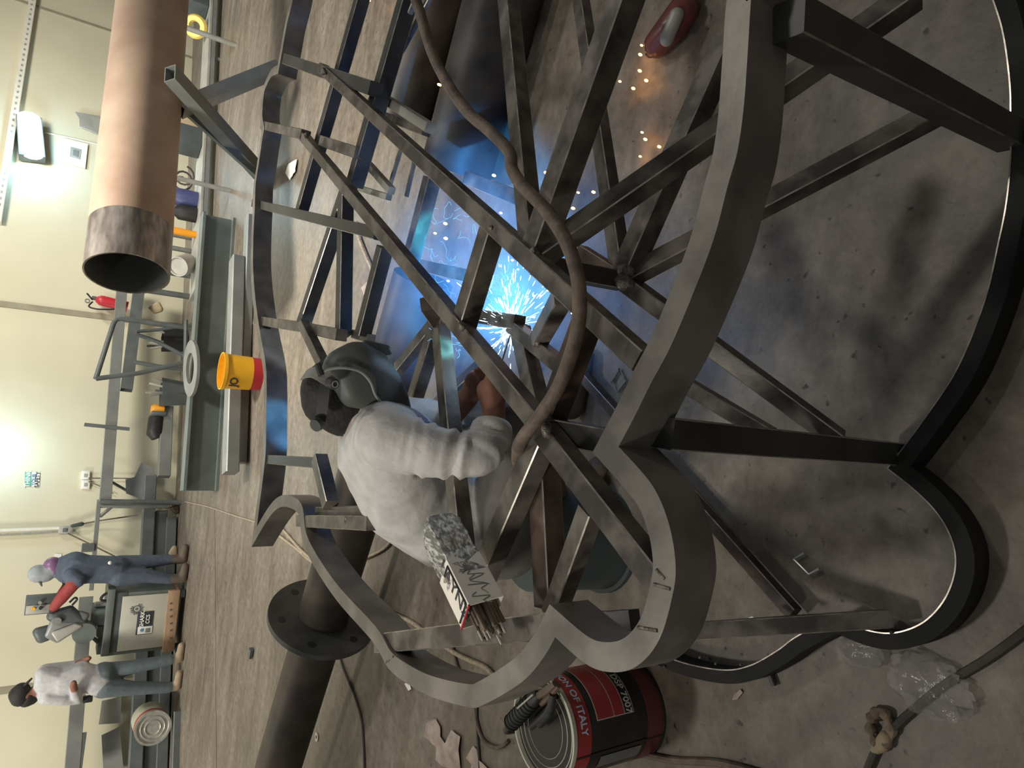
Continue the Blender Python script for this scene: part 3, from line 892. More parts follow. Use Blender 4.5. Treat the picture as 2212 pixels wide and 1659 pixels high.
# crumpled clear plastic
plas = mat('clear_film', rgb(196, 190, 184), 0.12, 0, scale=16, bump=0.5, bscale=24, alpha=.24)
def film(c, sx, sy, sz, rot, label, seed):
    g = MB()
    g.sphere((0, 0, 0), 1, 28)
    for v in g.bm.verts:
        n = v.co.normalized()
        k = 1 + .32 * mnoise.noise(n * 2.6 + V((seed, 0, 0))) + .16 * mnoise.noise(n * 7 + V((0, seed, 0)))
        q = V((n.x * sx, n.y * sy, max(n.z, -.85) * sz)) * k
        v.co = Matrix.Rotation(rot, 3, 'Z') @ q
    lo = min(v.co.z for v in g.bm.verts)
    for v in g.bm.verts: v.co += V((c.x, c.y, -lo + .001))
    return g.build('plastic_bag', plas, smooth=70, tagd=(label, 'plastic bag'))
film(P(1865, 1405, 0), .034, .058, .016, .3, 'small crumpled clear plastic bag touching the floor outline', 3)
film(P(2012, 1475, 0), .060, .082, .016, -.1, 'larger flat clear plastic bag lying on the floor at lower right', 8)
# rag / leaf-like wrapper, bracket, links, offcut
rg_ = thing('rag', 'dirty crumpled tan rag loop beside the dark cable', 'rag', P(1900, 1580, 0))
lp_ = [P(x, y, .014) for x, y in ((1888, 1545), (1904, 1534), (1918, 1556), (1926, 1584), (1912, 1606), (1894, 1604), (1882, 1582), (1880, 1560))]
MB().tube(crom(lp_, 4, True), [.010 + .004 * math.sin(i * 1.3) for i in range(32)], 8, close=True).build('rag_loop', M['boot_t'], rg_, smooth=True)
MB().hull([(P(1898, 1608, .012), .012), (P(1912, 1592, .016), .014), (P(1890, 1620, .010), .010), (P(1908, 1612, .012), .012)], 8).build('rag_wad', M['cardboard'], rg_, smooth=40)
g = MB()
q = [P(x, y, .012) for x, y in ((1738, 1195), (1715, 1208), (1748, 1241), (1770, 1229))]
g.tube(q, .004, 8)
g.build('wire_bracket', M['galv'], smooth=40, tagd=('thin bright U shaped metal bracket lying inside the floor outline', 'bracket'))
g = MB()
q = [P(x, y, .01) for x, y in ((1338, 798), (1322, 824), (1335, 845), (1353, 821))]
g.tube(q, .006, 8, close=True)
g.build('square_link', M['grey'], smooth=40, tagd=('small diamond shaped steel link on the floor by the near outline', 'steel link'))
g = MB().bar(P(1655, 1436, .012), P(1672, 1482, .012), .014, .010)
g.build('steel_pin', M['steel_dark'], tagd=('short dark steel pin poking out under the floor outline', 'steel pin'))
# red-handled tool under the frame
tl = thing('angle_grinder', 'dark red tool with a pale worn face lying on the floor at the top edge', 'tool', P(1450, 70, 0))
g = MB().hull([(P(1420, 95, .05), .045), (P(1475, 25, .05), .05), (P(1450, 60, .06), .05)]); g.build('tool_body', M['maroon'], tl, smooth=True)
g = MB().hull([(P(1440, 85, .10), .022), (P(1462, 32, .10), .022)]); g.build('worn_face', M['grey_l'], tl, smooth=True)
g = MB().hull([(P(1418, 102, .03), .03), (P(1405, 112, .03), .02)]); g.build('tool_nose', M['black'], tl, smooth=True)
g = MB().tube([P(1478, 20, .04), P(1490, -20, .04)], .03, 12); g.build('handle', M['black'], tl, smooth=True)
# ------------------------------------------------------------------ people
def figure(name, specs, voxel, mats, parent=None, tagd=None, smooth_it=6, org=None, fold=None):
    """specs: list of (label, [(point, radius), ...]); one continuous remeshed surface"""
    bmt = MB()
    for lab, sph in specs:
        bmt.hull(sph, 12)
    me = bpy.data.meshes.new('raw')
    bmt.bm.to_mesh(me); bmt.bm.free()
    o = bpy.data.objects.new('raw', me)
    C.objects.link(o)
    md = o.modifiers.new('r', 'REMESH'); md.mode = 'VOXEL'; md.voxel_size = voxel; md.use_smooth_shade = True
    sm = o.modifiers.new('s', 'SMOOTH'); sm.factor = .5; sm.iterations = smooth_it
    dg = bpy.context.evaluated_depsgraph_get()
    m2 = bpy.data.meshes.new_from_object(o.evaluated_get(dg))
    bpy.data.objects.remove(o); bpy.data.meshes.remove(me)
    m2.materials.clear()
    m2.materials.append(M['body'])
    def dist(p, sph):
        best = 1e9
        for i in range(len(sph)):
            for j in range(i + 1, len(sph)):
                (a, ra), (b, rb) = sph[i], sph[j]
                ab = b - a
                t = max(0, min(1, (p - a).dot(ab) / max(ab.length_squared, 1e-9)))
                best = min(best, (p - a - ab * t).length - (ra + (rb - ra) * t))
        return best
    labs = list(mats)
    tones = {l: V(rgb(*TONE[mats[l]])[:3]) for l in labs}
    att = m2.color_attributes.new('tone', 'FLOAT_COLOR', 'POINT')
    nrm = [v.normal.copy() for v in m2.vertices]
    for v in m2.vertices:
        dl = {}
        for lab, sph in specs:
            d = dist(v.co, sph)
            if d < dl.get(lab, 1e9): dl[lab] = d
        mn = min(dl.values())
        wt = {l: math.exp(-(d - mn) / .0022) for l, d in dl.items()}
        tot = sum(wt.values())
        c = V((0, 0, 0))
        for l, w_ in wt.items(): c += tones[l] * (w_ / tot)
        cl = 1 - wt.get('skin', 0) / tot
        att.data[v.index].color = (c.x, c.y, c.z, .1 + .9 * cl)
        if fold:
            ws = wt.get('shirt', 0) / tot
            if ws > .02: v.co += nrm[v.index] * (fold(v.co) * ws)
    for p in m2.polygons: p.use_smooth = True
    m2.name = name
    ob = bpy.data.objects.new(name, m2)
    C.objects.link(ob)
    og = ORG[parent.name] if parent else org
    for v in m2.vertices: v.co -= og
    if parent: ob.parent = parent
    else: ob.location = og
    ORG[ob.name] = V(og)
    if tagd: tag(ob, *tagd)
    return ob

def finger(specs, lab, pts, r):
    for a, b in zip(pts, pts[1:]):
        specs.append((lab, [(a, r), (b, r * .92)]))

wel = thing('person', 'person in grey long sleeves and black welding helmet, seated bent over inside the steel frame', 'person', V((-.40, 1.72, 0)))
S = []
q = Q
# torso under a grey knitted top
S.append(('shirt', [(q(838, 940, 1.56), .082), (q(800, 905, 1.90), .080), (q(800, 985, 1.72), .088), (q(885, 965, 1.72), .10)]))
S.append(('shirt', [(q(800, 985, 1.72), .088), (q(885, 965, 1.72), .10), (q(880, 1078, 1.72), .128), (q(838, 940, 1.56), .082)]))
S.append(('shirt', [(q(880, 1078, 1.72), .128), (q(985, 1142, 1.72), .132), (q(930, 1030, 1.72), .11)]))
S.append(('shirt', [(q(985, 1142, 1.72), .132), (q(1050, 1152, 1.72), .142)]))
# neck and head
S.append(('skin', [(q(806, 930, 1.72), .062), (q(735, 872, 1.72), .064)]))
S.append(('skin', [(q(730, 855, 1.72), .074), (q(770, 835, 1.72), .078), (q(800, 850, 1.72), .06)]))
# right arm
sh, el, wr = q(842, 950, 1.53), q(1026, 988, 1.40), q(1068, 888, 1.45)
S.append(('shirt', [(sh, .080), (q(930, 975, 1.46), .062)]))
S.append(('shirt', [(q(930, 975, 1.46), .062), (el, .054)]))
S.append(('shirt', [(el, .054), (q(1058, 952, 1.42), .049)]))
S.append(('skin', [(q(1058, 952, 1.42), .040), (wr, .030)]))
# right hand: palm, four curled fingers and a thumb round the holder
hp = q(1066, 848, 1.47)
S.append(('skin', [(wr, .029), (hp, .033), (q(1052, 842, 1.49), .030)]))
grip = q(1040, 818, 1.50)
hx = (hp - wr).normalized()
for k in range(4):
    b0 = hp + V((0, 0, .026 - .018 * k)) + hx * .020
    b1 = b0 + hx * (.030 - .003 * abs(k - 1)) + V((.004, -.020, 0))
    b2 = b1 + V((.016, .026, -.004)) + hx * .004
    finger(S, 'skin', [b0, b1, b2], .0085 if k < 3 else .0075)
finger(S, 'skin', [wr + hx * .02 + V((-.01, -.02, .02)), hp + V((-.012, -.028, .022)), hp + hx * .03 + V((0, -.022, .026))], .0095)
# left arm
sl, ell, wl_ = q(795, 900, 1.90), q(962, 905, 1.86), q(1012, 858, 1.70)
S.append(('shirt', [(sl, .078), (ell, .054)]))
S.append(('skin', [(ell, .046), (wl_, .032)]))
hl = q(1030, 822, 1.64)
S.append(('skin', [(wl_, .030), (hl, .034)]))
hx2 = (hl - wl_).normalized()
for k in range(4):
    b0 = hl + V((0, 0, .026 - .018 * k)) + hx2 * .018
    b1 = b0 + hx2 * .028 + V((.004, -.018, 0))
    b2 = b1 + V((.010, -.012, -.018))
    finger(S, 'skin', [b0, b1, b2], .0085 if k < 3 else .0075)
finger(S, 'skin', [wl_ + V((0, -.024, .016)), hl + V((-.004, -.034, .014)), hl + hx2 * .03 + V((.004, -.03, .004))], .0095)
# legs
hipR, kneeR, ankR = V((-.46, 1.64, .46)), q(1118, 905, 1.50), P(1203, 1100, .13)
hipL, kneeL, ankL = V((-.46, 1.82, .46)), q(1060, 870, 1.85), V((-.06, 1.90, .12))
for h_, k_, a_ in ((hipR, kneeR, ankR), (hipL, kneeL, ankL)):
    S.append(('trouser', [(h_, .118), (k_, .072)]))
    S.append(('trouser', [(k_, .072), (k_ + (a_ - k_) * .35, .068), (a_, .055)]))
S.append(('trouser', [(hipR, .12), (hipL, .12), (q(1060, 1165, 1.72), .125)]))
for a_, d_ in ((ankR, (P(1262, 985, .05) - P(1203, 1100, .05)).normalized()), (ankL, V((1, -.1, 0)).normalized())):
    S.append(('boot', [(a_, .054), (a_ - V((0, 0, .07)), .048), (a_ - V((0, 0, .075)) + d_ * .10, .044)]))
    S.append(('boot', [(a_ - V((0, 0, .075)) + d_ * .10, .044), (a_ - V((0, 0, .082)) + d_ * .19, .037)]))
def shirt_fold(p):
    best, tt = 1e9, 0
    for a, b, l0 in ((sh, el, 0.0), (el, wr, (el - sh).length)):
        ab = b - a
        t = max(0, min(1, (p - a).dot(ab) / ab.length_squared))
        d = (p - a - ab * t).length
        if d < best: best, tt = d, l0 + t * ab.length
    if best < .10:
        k = min(1, max(0, (tt - .02) / .08))
        n_ = mnoise.noise(V((tt * 26, p.z * 7, p.y * 5)))
        return k * .011 * (1 - abs(n_) * 2.4) * .8
    n_ = mnoise.noise(V((p.x * 5 + p.z * 9, p.z * 5 - p.x * 9, p.y * 5)))
    return .006 * (1 - abs(n_) * 2.2) * .7
figure('body', S, .0085, {'shirt': 'shirt', 'skin': 'skin', 'trouser': 'trouser', 'boot': 'boot'}, wel, smooth_it=5, fold=shirt_fold)
# hair behind the helmet
g = MB().hull([(q(706, 868, 1.72), .064), (q(724, 846, 1.72), .088), (q(738, 896, 1.72), .058), (q(750, 860, 1.72), .080)], 14)
g.build('hair', M['hair'], wel, smooth=True)
# helmet shell
hm = MB()
for yo in (-.048, .048):
    pass
Yh = 1.71
def pr(x, y, w_, r): return [(q(x, y, Yh - w_), r), (q(x, y, Yh + w_), r)]
hm.hull(pr(748, 800, .050, .060) + pr(772, 786, .055, .058) + pr(806, 790, .050, .044) + pr(842, 830, .045, .034) + pr(856, 858, .030, .032) + pr(872, 880, .012, .020) + pr(762, 842, .062, .046) + pr(800, 850, .062, .044), 18)
o = hm.build('welding_helmet', M['helmet'], wel, smooth=60, label='black welding helmet tipped down over the face')
# raised ridge line, brim, lens, knob, head straps as parts of the helmet
yr = 1.575
def hs(x, y, dY=0.0): return q(x, y, yr + dY)
ridge = [hs(697, 806, .035), (hs(715, 797, .025)), hs(745, 795, .015), hs(778, 803, .012), hs(800, 825, .012), hs(812, 855, .022), hs(835, 878, .045), hs(868, 888, .08), hs(898, 895, .10)]
g = MB().tube(crom(ridge, 5), .0035, 8)
g.build('ridge', M['helmet_trim'], o, smooth=True)
g = MB().hull(pr(790, 742, .055, .010) + pr(836, 752, .062, .009) + pr(842, 762, .062, .006) + pr(800, 768, .060, .006), 8)
g.build('brim', M['helmet'], o, smooth=40)
lens_c = q(858, 795, 1.73)
ln = (WELD0 - lens_c).normalized() if 'WELD0' in globals() else V((.3, -.2, -.9)).normalized()
g = MB().hull(pr(832, 776, .058, .008) + pr(862, 826, .056, .008) + pr(815, 790, .05, .01), 8)
g.build('lens', M['lens'], o, smooth=40)
kn = hs(718, 828, .012)
g = MB().lathe([(.0005, -.012), (.011, -.012), (.014, -.008), (.014, .02), (.0005, .02)], kn, V((.1, 1, .2)), 16)
g.build('knob', M['strap_d'], o, smooth=40)
g = MB().lathe([(.006, -.014), (.009, -.014), (.009, -.010), (.006, -.010)], kn, V((.1, 1, .2)), 16, close=True)
g.build('knob_ring', M['helmet_trim'], o, smooth=40)
def strap(pts, w, th, name, m, lab=None):
    pts = crom([V(p) for p in pts], 5)
    g = MB()
    c0 = q(712, 855, 1.72)
    rings = []
    for i, p in enumerate(pts):
        d = (pts[min(i + 1, len(pts) - 1)] - pts[max(i - 1, 0)]).normalized()
        n = (p - c0); n -= d * n.dot(d); n.normalize()
        s_ = d.cross(n)
        rings.append([p + s_ * w / 2, p + s_ * w / 2 + n * th, p - s_ * w / 2 + n * th, p - s_ * w / 2])
    g.loft(rings)
    return g.build(name, M[m], o, smooth=40, label=lab)
strap([hs(716, 826, .02), hs(700, 816, .028), hs(682, 806, .05), hs(668, 806, .085), hs(658, 812, .13)], .030, .004, 'head_strap', 'strap')
strap([hs(704, 826, .03), hs(700, 850, .028), hs(697, 880, .034), hs(692, 908, .045)], .026, .006, 'head_strap', 'strap_d')
g = MB().lathe([(.0005, 0), (.016, 0), (.016, .016), (.0005, .016)], hs(690, 914, .035), V((-.3, -.4, .6)), 12)
g.build('ratchet', M['strap_d'], o)
g = MB().tube([hs(686, 788, .05), hs(690, 800, .04), hs(694, 812, .032)], .008, 8)
g.build('hinge', M['strap_d'], o, smooth=True)
# collar and cuff of the grey top
def ring_at(c, n, r, t, name, m):
    g = MB().lathe([(r - t, -t * 1.6), (r + t, -t), (r + t, t), (r - t, t * 1.6)], c, n, 28, close=True)
    return g.build(name, M[m], wel, smooth=True)
cdir = (wr - q(1058, 952, 1.42)).normalized()
cc = q(1058, 952, 1.42)
MB().lathe([(.040, .006), (.053, .010), (.0545, .026), (.051, .042), (.046, .048), (.030, .048)], cc, cdir, 28).build('cuff', M['shirt'], wel, smooth=50)
nk0, nk1 = q(806, 930, 1.72), q(735, 872, 1.72)
nd = (nk1 - nk0).normalized()
MB().lathe([(.100, -.012), (.092, .012), (.074, .020), (.066, .018), (.066, -.012)], nk0 + nd * .030, nd, 32, close=True).build('collar', M['shirt'], wel, smooth=60)
# seat
st = thing('bucket_seat', 'upturned slate grey plastic bucket the welder sits on', 'bucket', V((-.50, 1.72, 0)))
MB().lathe([(.165, 0), (.150, .30), (.132, .30), (.147, 0)], V((-.50, 1.72, 0)), n=40, close=True).build('bucket_wall', M['bluegrey'], st, smooth=40)
MB().lathe([(.0005, .296), (.150, .296), (.150, .312), (.0005, .312)], V((-.50, 1.72, 0)), n=40).build('bucket_base', M['bluegrey'], st, smooth=30)
MB().lathe([(.164, 0), (.178, 0), (.178, .018), (.163, .018)], V((-.50, 1.72, 0)), n=40, close=True).build('bucket_rim', M['bluegrey'], st, smooth=30)
# electrode holder in the hand
eh = thing('electrode_holder', 'electrode holder in the seated welder\'s right hand with a rod reaching the bright arc', 'electrode holder', hp)
g1 = q(1060, 838, 1.50); g2 = q(1078, 800, 1.50); tipw = P(1106, 712, .605)
MB().tube([q(1046, 868, 1.50), g1, g2], [.012, .015, .013], 12).build('handle', M['black'], eh, smooth=True)
MB().tube([g2, g2 + (tipw - g2) * .18], [.012, .007], 10).build('jaw', M['galv'], eh, smooth=True)
MB().tube([g2 + (tipw - g2) * .12, tipw], .0022, 8).build('welding_rod', M['weld'], eh)
# ------------------------------------------------------------------ two standing workers and the band saw
def z4(x, y, Y): return Q(x / 3.4625, 1180 + y / 3.4625, Y)
# worker in pale grey top
Y1 = 8.9
def a1(x, y, d=0.0): return z4(x, y, Y1 + d)
w1 = thing('person', 'standing person in pale grey top, slate jeans and dark cap, looking down', 'person', V((a1(1370, 950).x, Y1, 0)))
S = []
S.append(('skin', [(a1(165, 1112), .082), (a1(215, 1108), .070)]))
S.append(('skin', [(a1(215, 1105), .06), (a1(290, 1075), .062)]))
S.append(('shirt', [(a1(325, 960), .085), (a1(345, 1125), .085), (a1(330, 1040), .10), (a1(480, 1010), .135)]))
S.append(('shirt', [(a1(480, 1010), .150), (a1(690, 990), .150), (a1(600, 960), .14)]))
S.append(('shirt', [(a1(690, 985), .150), (a1(735, 1010), .158)]))
S.append(('shirt', [(a1(350, 1130, -.06), .078), (a1(470, 1150, -.08), .062)]))
S.append(('shirt', [(a1(470, 1150, -.08), .062), (a1(585, 1150, -.05), .050)]))
S.append(('shirt', [(a1(585, 1150, -.05), .050), (a1(560, 1085, -.20), .045)]))
S.append(('skin', [(a1(560, 1085, -.20), .036), (a1(545, 1040, -.25), .034), (a1(552, 1020, -.26), .03)]))
S.append(('shirt', [(a1(340, 930, .1), .075), (a1(560, 890, .14), .055)]))
S.append(('skin', [(a1(560, 890, .14), .042), (a1(640, 850, .05), .034)]))
S.append(('skin', [(a1(640, 850, .05), .036), (a1(665, 838, .03), .03)]))
for (h_, k_, n_, t_) in ((a1(790, 945, .06), a1(985, 905, .02), a1(1275, 848, .02), a1(1360, 795, .02)), (a1(790, 1055, -.06), a1(985, 1062, -.06), a1(1265, 1055, -.04), a1(1330, 1005, -.05))):
    S.append(('jean', [(h_, .115), (k_, .082)]))
    S.append(('jean', [(k_, .082), (n_, .066)]))
    f_ = V((n_.x, n_.y, .05))
    S.append(('boot', [(n_, .055), (f_, .055)]))
    S.append(('boot', [(f_, .05), (V((f_.x + .17, f_.y - .02, .042)), .04)]))
S.append(('jean', [(a1(775, 950), .13), (a1(775, 1050), .13)]))
figure('body', S, .013, {'shirt': 'shirt2', 'skin': 'skin', 'jean': 'jean', 'boot': 'boot_t'}, w1, smooth_it=4)
g = MB().hull([(a1(140, 1105), .094), (a1(160, 1080), .085), (a1(150, 1135), .09)], 14); o = g.build('cap', M['hair'], w1, smooth=True)
g = MB().hull([(a1(175, 1050, -.03), .02), (a1(175, 1050, .05), .02), (a1(236, 990, -.03), .010), (a1(236, 990, .05), .010)], 8); g.build('cap_peak', M['hair'], o, smooth=40)
g = MB().hull([(a1(195, 1150), .075), (a1(235, 1140), .065), (a1(215, 1120), .075)], 12); g.build('hair', M['hair'], w1, smooth=True)
g = MB().box(a1(655, 1142), (.07, .06, .10), None, .012); g.build('belt_pouch', M['black'], w1, smooth=40)

# worker in navy coverall at the saw
Y2 = 9.3
def a2(x, y, d=0.0): return z4(x, y, Y2 + d)
w2 = thing('person', 'person in navy coverall, grey head scarf and red gauntlets leaning over the saw', 'person', V((a2(1380, 190).x, Y2, 0)))
S = []
S.append(('scarf', [(a2(285, 205), .105), (a2(340, 205), .10)]))
S.append(('scarf', [(a2(340, 200), .10), (a2(405, 165), .085)]))
S.append(('navy', [(a2(445, 150), .10), (a2(500, 210), .105), (a2(560, 120), .13)]))
S.append(('navy', [(a2(560, 120), .13), (a2(500, 210), .105), (a2(640, 175), .17)]))
S.append(('navy', [(a2(640, 170), .17), (a2(860, 175), .165)]))
S.append(('navy', [(a2(530, 220, -.16), .085), (a2(585, 262, -.22), .072), (a2(560, 275, -.22), .062)]))
S.append(('glove', [(a2(545, 290, -.22), .072), (a2(450, 400, -.20), .066)]))
S.append(('glove', [(a2(450, 400, -.20), .064), (a2(405, 455, -.18), .052)]))
S.append(('black', [(a2(405, 455, -.18), .045), (a2(390, 485, -.18), .036)]))
S.append(('navy', [(a2(500, 225, .16), .08), (a2(520, 275, .22), .062)]))
S.append(('glove', [(a2(520, 275, .22), .06), (a2(430, 400, .18), .052)]))
for (h_, k_, n_) in ((a2(890, 140, .08), a2(1080, 118, .08), a2(1270, 100, .08)), (a2(890, 225, -.06), a2(1090, 218, -.06), a2(1265, 245, -.06))):
    S.append(('navy', [(h_, .12), (k_, .088)]))
    S.append(('navy', [(k_, .088), (n_, .064)]))
    f_ = V((n_.x, n_.y, .055))
    S.append(('boot', [(n_, .062), (f_, .06)]))
    S.append(('boot', [(f_, .055), (V((f_.x + .16, f_.y - .03, .045)), .044)]))
for k in range(4):
    b0 = a2(388, 478 + k * 8, -.20 + k * .012)
    S.append(('black', [(b0, .014), (b0 + V((.045, -.02, -.02)), .012)]))
figure('body', S, .013, {'navy': 'navy', 'scarf': 'scarf', 'glove': 'glove', 'boot': 'boot', 'black': 'black'}, w2, smooth_it=4)
g = MB().hull([(a2(295, 255, -.06), .02), (a2(295, 255, .06), .02), (a2(312, 296, -.05), .008), (a2(312, 296, .05), .008)], 8); g.build('visor', M['grey_d'], w2, smooth=40)
g = MB().hull([(a2(395, 140), .095), (a2(408, 170), .09)], 12); g.build('neck_cloth', M['violet'], w2, smooth=True, label='patterned violet neck cloth')
g = MB().sphere(a2(822, 124, -.17), .022, 10); g.build('belt_tag', M['white'], w2, smooth=True)

# band saw on its cabinet
Y3 = 9.2
def a3(x, y, d=0.0): return z4(x, y, Y3 + d)
sw = thing('band_saw', 'grey green metal band saw on a pale cabinet with a black and white maker\'s plate', 'machine', V((a3(1340, 560).x, Y3, 0)))
def pbox(x0, y0, x1, y1, Y, dep, name, m, parent, ch=.006, fwd=0.0, label=None, conv=z4):
    """axis-aligned box whose front face fills the pixel rectangle"""
    c = conv((x0 + x1) / 2, (y0 + y1) / 2, Y)
    s = mpp(c) / (3.4625 if conv is z4 else 1.0)
    up = abs(x1 - x0) * s / math.cos(TH * .62)
    ac = abs(y1 - y0) * s
    g = MB().box(c + V((0, dep / 2 - fwd, 0)), (ac, dep, up), None, ch)
    return g.build(name, M[m], parent, smooth=35, label=label)
pbox(830, 335, 1250, 800, Y3, .38, 'cabinet', 'sawgreen', sw, .01)
pbox(822, 345, 925, 795, Y3 - .005, .02, 'dark_band', 'sawdark', sw)
fp_ = pbox(932, 362, 1238, 770, Y3 - .015, .02, 'front_panel', 'panel', sw, .004)
pbox(790, 322, 836, 815, Y3 - .03, .44, 'top_plate', 'sawgreen', sw, .008)
pbox(1245, 330, 1318, 795, Y3 - .04, .44, 'timber_skid', 'wood', sw, .008)
for yy in (430, 478, 528, 580, 632, 690):
    g = MB().lathe([(.0005, 0), (.010, 0), (.010, .012), (.0005, .012)], a3(1278, yy, -.052), V((0, 1, 0)), 10); g.build('bolt', M['sawdark'], sw)
for yy in (360, 765):
    pbox(1318, yy - 25, 1378, yy + 25, Y3, .10, 'foot', 'sawdark', sw, .006)
# maker's plate and emblem
pl = pbox(1033, 488, 1133, 660, Y3 - .022, .006, 'nameplate', 'ink', sw, .001)
pbox(1038, 600, 1128, 655, Y3 - .026, .004, 'plate_field', 'white', sw, .001)
def letter3(txt, x, y, size, m):
    c = a3(x, y, -.030)
    lettering('lettering', txt, lambda u, v, w: c + V((u, -w, v)), M[m], sw, size, size * .02)
letter3('SHARK', 1064, 545, .064, 'white')
letter3('CCS', 1107, 545, .060, 'white')
g = MB(); c = a3(1060, 628, -.031)
g.prism([c + V((math.cos(t) * .020, 0, math.sin(t) * .018)) for t in [i * PI / 8 for i in range(9)]] + [c + V((-.020, 0, -.018)), c + V((.020, 0, -.018))], V((0, .003, 0)))
g.build('blue_drop', M['inkblue'], sw)
pbox(1090, 612, 1120, 645, Y3 - .029, .002, 'plate_print', 'grey', sw, .0005)
c = a3(1022, 470, -.020)
for i in range(18):
    t = 2 * PI * i / 18
    if -0.3 < math.sin(t) and math.cos(t) > .2 and i < 3: continue
    d_ = V((math.cos(t), 0, math.sin(t)))
    g = MB().bar(c + d_ * .046, c + d_ * (.066 if i % 2 else .074), .010, .003, up=V((0, 1, 0)), ch=.0005); g.build('emblem_tooth', M['grey_d'], sw)
g = MB().lathe([(.034, 0), (.044, 0), (.044, .003), (.034, .003)], c, V((0, 1, 0)), 28, close=True); g.build('emblem_ring', M['grey_d'], sw)
g = MB().lathe([(.0005, 0), (.016, 0), (.016, .003), (.0005, .003)], c, V((0, 1, 0)), 16); g.build('emblem_hub', M['grey_d'], sw)
# the saw itself
pbox(690, 470, 800, 600, Y3 + .05, .28, 'column', 'sawgreen', sw, .02)
pbox(730, 600, 800, 680, Y3 + .05, .25, 'vice_bed', 'sawgreen', sw, .01)
pbox(735, 675, 800, 810, Y3 + .05, .22, 'bed_extension', 'sawdark', sw, .01)
g = MB().hull([(a3(405, 560), .04), (a3(360, 660), .04), (a3(430, 700), .035), (a3(585, 590), .05), (a3(640, 520), .04), (a3(600, 500), .03), (a3(470, 545), .03)], 8); g.build('saw_bow', M['grey'], sw, smooth=40)
g = MB().hull([(a3(400, 650, -.06), .02), (a3(435, 700, -.06), .02), (a3(600, 600, -.06), .02), (a3(560, 590, -.06), .02)], 8); g.build('blade_guard', M['grey_l'], sw, smooth=40)
g = MB().hull([(a3(285, 640, .03), .055), (a3(310, 690, .03), .055), (a3(355, 620, .03), .05), (a3(345, 680, .03), .05)], 8); g.build('motor', M['sawdark'], sw, smooth=40)
g = MB().lathe([(.0005, -.06), (.12, -.06), (.125, -.04), (.125, .04), (.0005, .04)], a3(630, 640), V((0, 1, 0)), 28); g.build('wheel_cover', M['sawgreen'], sw, smooth=40)
g = MB().hull([(a3(400, 520), .07), (a3(520, 480), .06), (a3(560, 545), .05), (a3(620, 560), .05)], 8); g.build('gear_head', M['sawdark'], sw, smooth=40)
g = MB().lathe([(.0005, -.10), (.045, -.10), (.05, -.08), (.05, .02), (.0005, .02)], a3(425, 540), V((0, 1, 0)), 18); g.build('adjuster', M['grey'], sw, smooth=40)
cbx = pbox(215, 380, 400, 510, Y3 + .02, .12, 'control_box', 'sawdark', sw, .006)
pbox(218, 440, 375, 505, Y3 + .012, .01, 'control_panel', 'grey_l', sw, .002)
for (xx, yy, mm) in ((250, 465, 'yellow'), (305, 460, 'black'), (300, 420, 'galv')):
    g = MB().lathe([(.0005, -.02), (.018, -.02), (.02, 0), (.0005, .0)], a3(xx, yy, .0), V((0, 1, 0)), 12); g.build('button', M[mm], sw, smooth=40)
g = MB().tube([a3(395, 490), a3(440, 520)], .03, 10); g.build('box_arm', M['sawdark'], sw)
g = MB().tube([a3(660, 650), a3(735, 720)], .022, 8); g.build('lever', M['black'], sw)
g = MB().tube(crom([a3(520, 420), a3(560, 385), a3(575, 400), a3(540, 440)], 4), .012, 8); g.build('hose', M['black'], sw)
g = MB().tube(crom([a3(800, 350, .05), a3(770, 370, .05), a3(755, 400, .05), a3(800, 410, .05)], 4), .016, 8); g.build('hose', M['black'], sw)
pbox(500, 465, 545, 500, Y3 + .1, .05, 'label_tag', 'white', sw, .003)
pbox(720, 425, 795, 455, Y3 + .1, .08, 'pale_grip', 'grey_l', sw, .01)
# ------------------------------------------------------------------ things on and along the back wall
def wframe(): return Matrix((WD, WN, V((0, 0, 1)))).transposed()
WR = wframe()
def single(g, name, m, label, cat, group=None, smooth=False):
    return g.build(name, m if not isinstance(m, str) else M[m], smooth=smooth, tagd=(label, cat, group))
# cable tray with its slotted face
tray = thing('cable_tray', 'white slotted cable tray running along the wall at top left', 'cable tray', W(40, 210, .05))
a, b = W(84, -60, .06), W(-10, 480, .06)
zc_ = (a.z + b.z) / 2
a.z = b.z = zc_
MB().bar(a, b, .10, .10, ch=.004).build('tray', M['conduit'], tray)
n_ = 46
for i in range(n_):
    p = a + (b - a) * ((i + .5) / n_) + WN * .051
    MB().box(p, (.045, .004, .028), WR, 0).build('slot', M['grey_l'], tray)
# conduits
def wtube(pts, off, r, m, label, name='conduit', cat='conduit', n=8, group=None):
    return single(MB().tube([W(x, y, off) for x, y in pts], r, n), name, m, label, cat, group, True)
wtube([(96, 286), (160, 300), (228, 316)], .02, .012, 'conduit', 'thin pale conduit on the wall above the big rusty pipe')
wtube([(-20, 1147), (130, 1141)], .05, .022, 'conduit', 'white vertical conduit coming down the wall to a socket box, right one of the pair')
wtube([(-20, 1155), (60, 1152), (130, 1147)], .05, .016, 'galv', 'thin vertical conduit coming down the wall to a socket box, left one of the pair')
sb = thing('socket_box', 'small grey socket box at the foot of the vertical conduits', 'socket', W(140, 1145, .05))
MB().box(W(142, 1145, .06), (.10, .08, .16), WR, .01).build('box', M['grey_l'], sb, smooth=35)
MB().box(W(140, 1145, .105), (.05, .02, .05), WR, .005).build('outlet', M['grey_d'], sb)
pg = thing('plug', 'dark plug hanging by the socket box, its lead dropping to the floor', 'plug', W(165, 1134, .1))
MB().hull([(W(156, 1136, .10), .022), (W(176, 1132, .10), .03)], 8).build('plug_body', M['bluegrey'], pg, smooth=True)
MB().tube(crom([W(176, 1132, .1), W(220, 1124, .12), W(310, 1110, .25), W(372, 1092, .5)], 5), .010, 6).build('lead', M['cable'], pg, smooth=True)
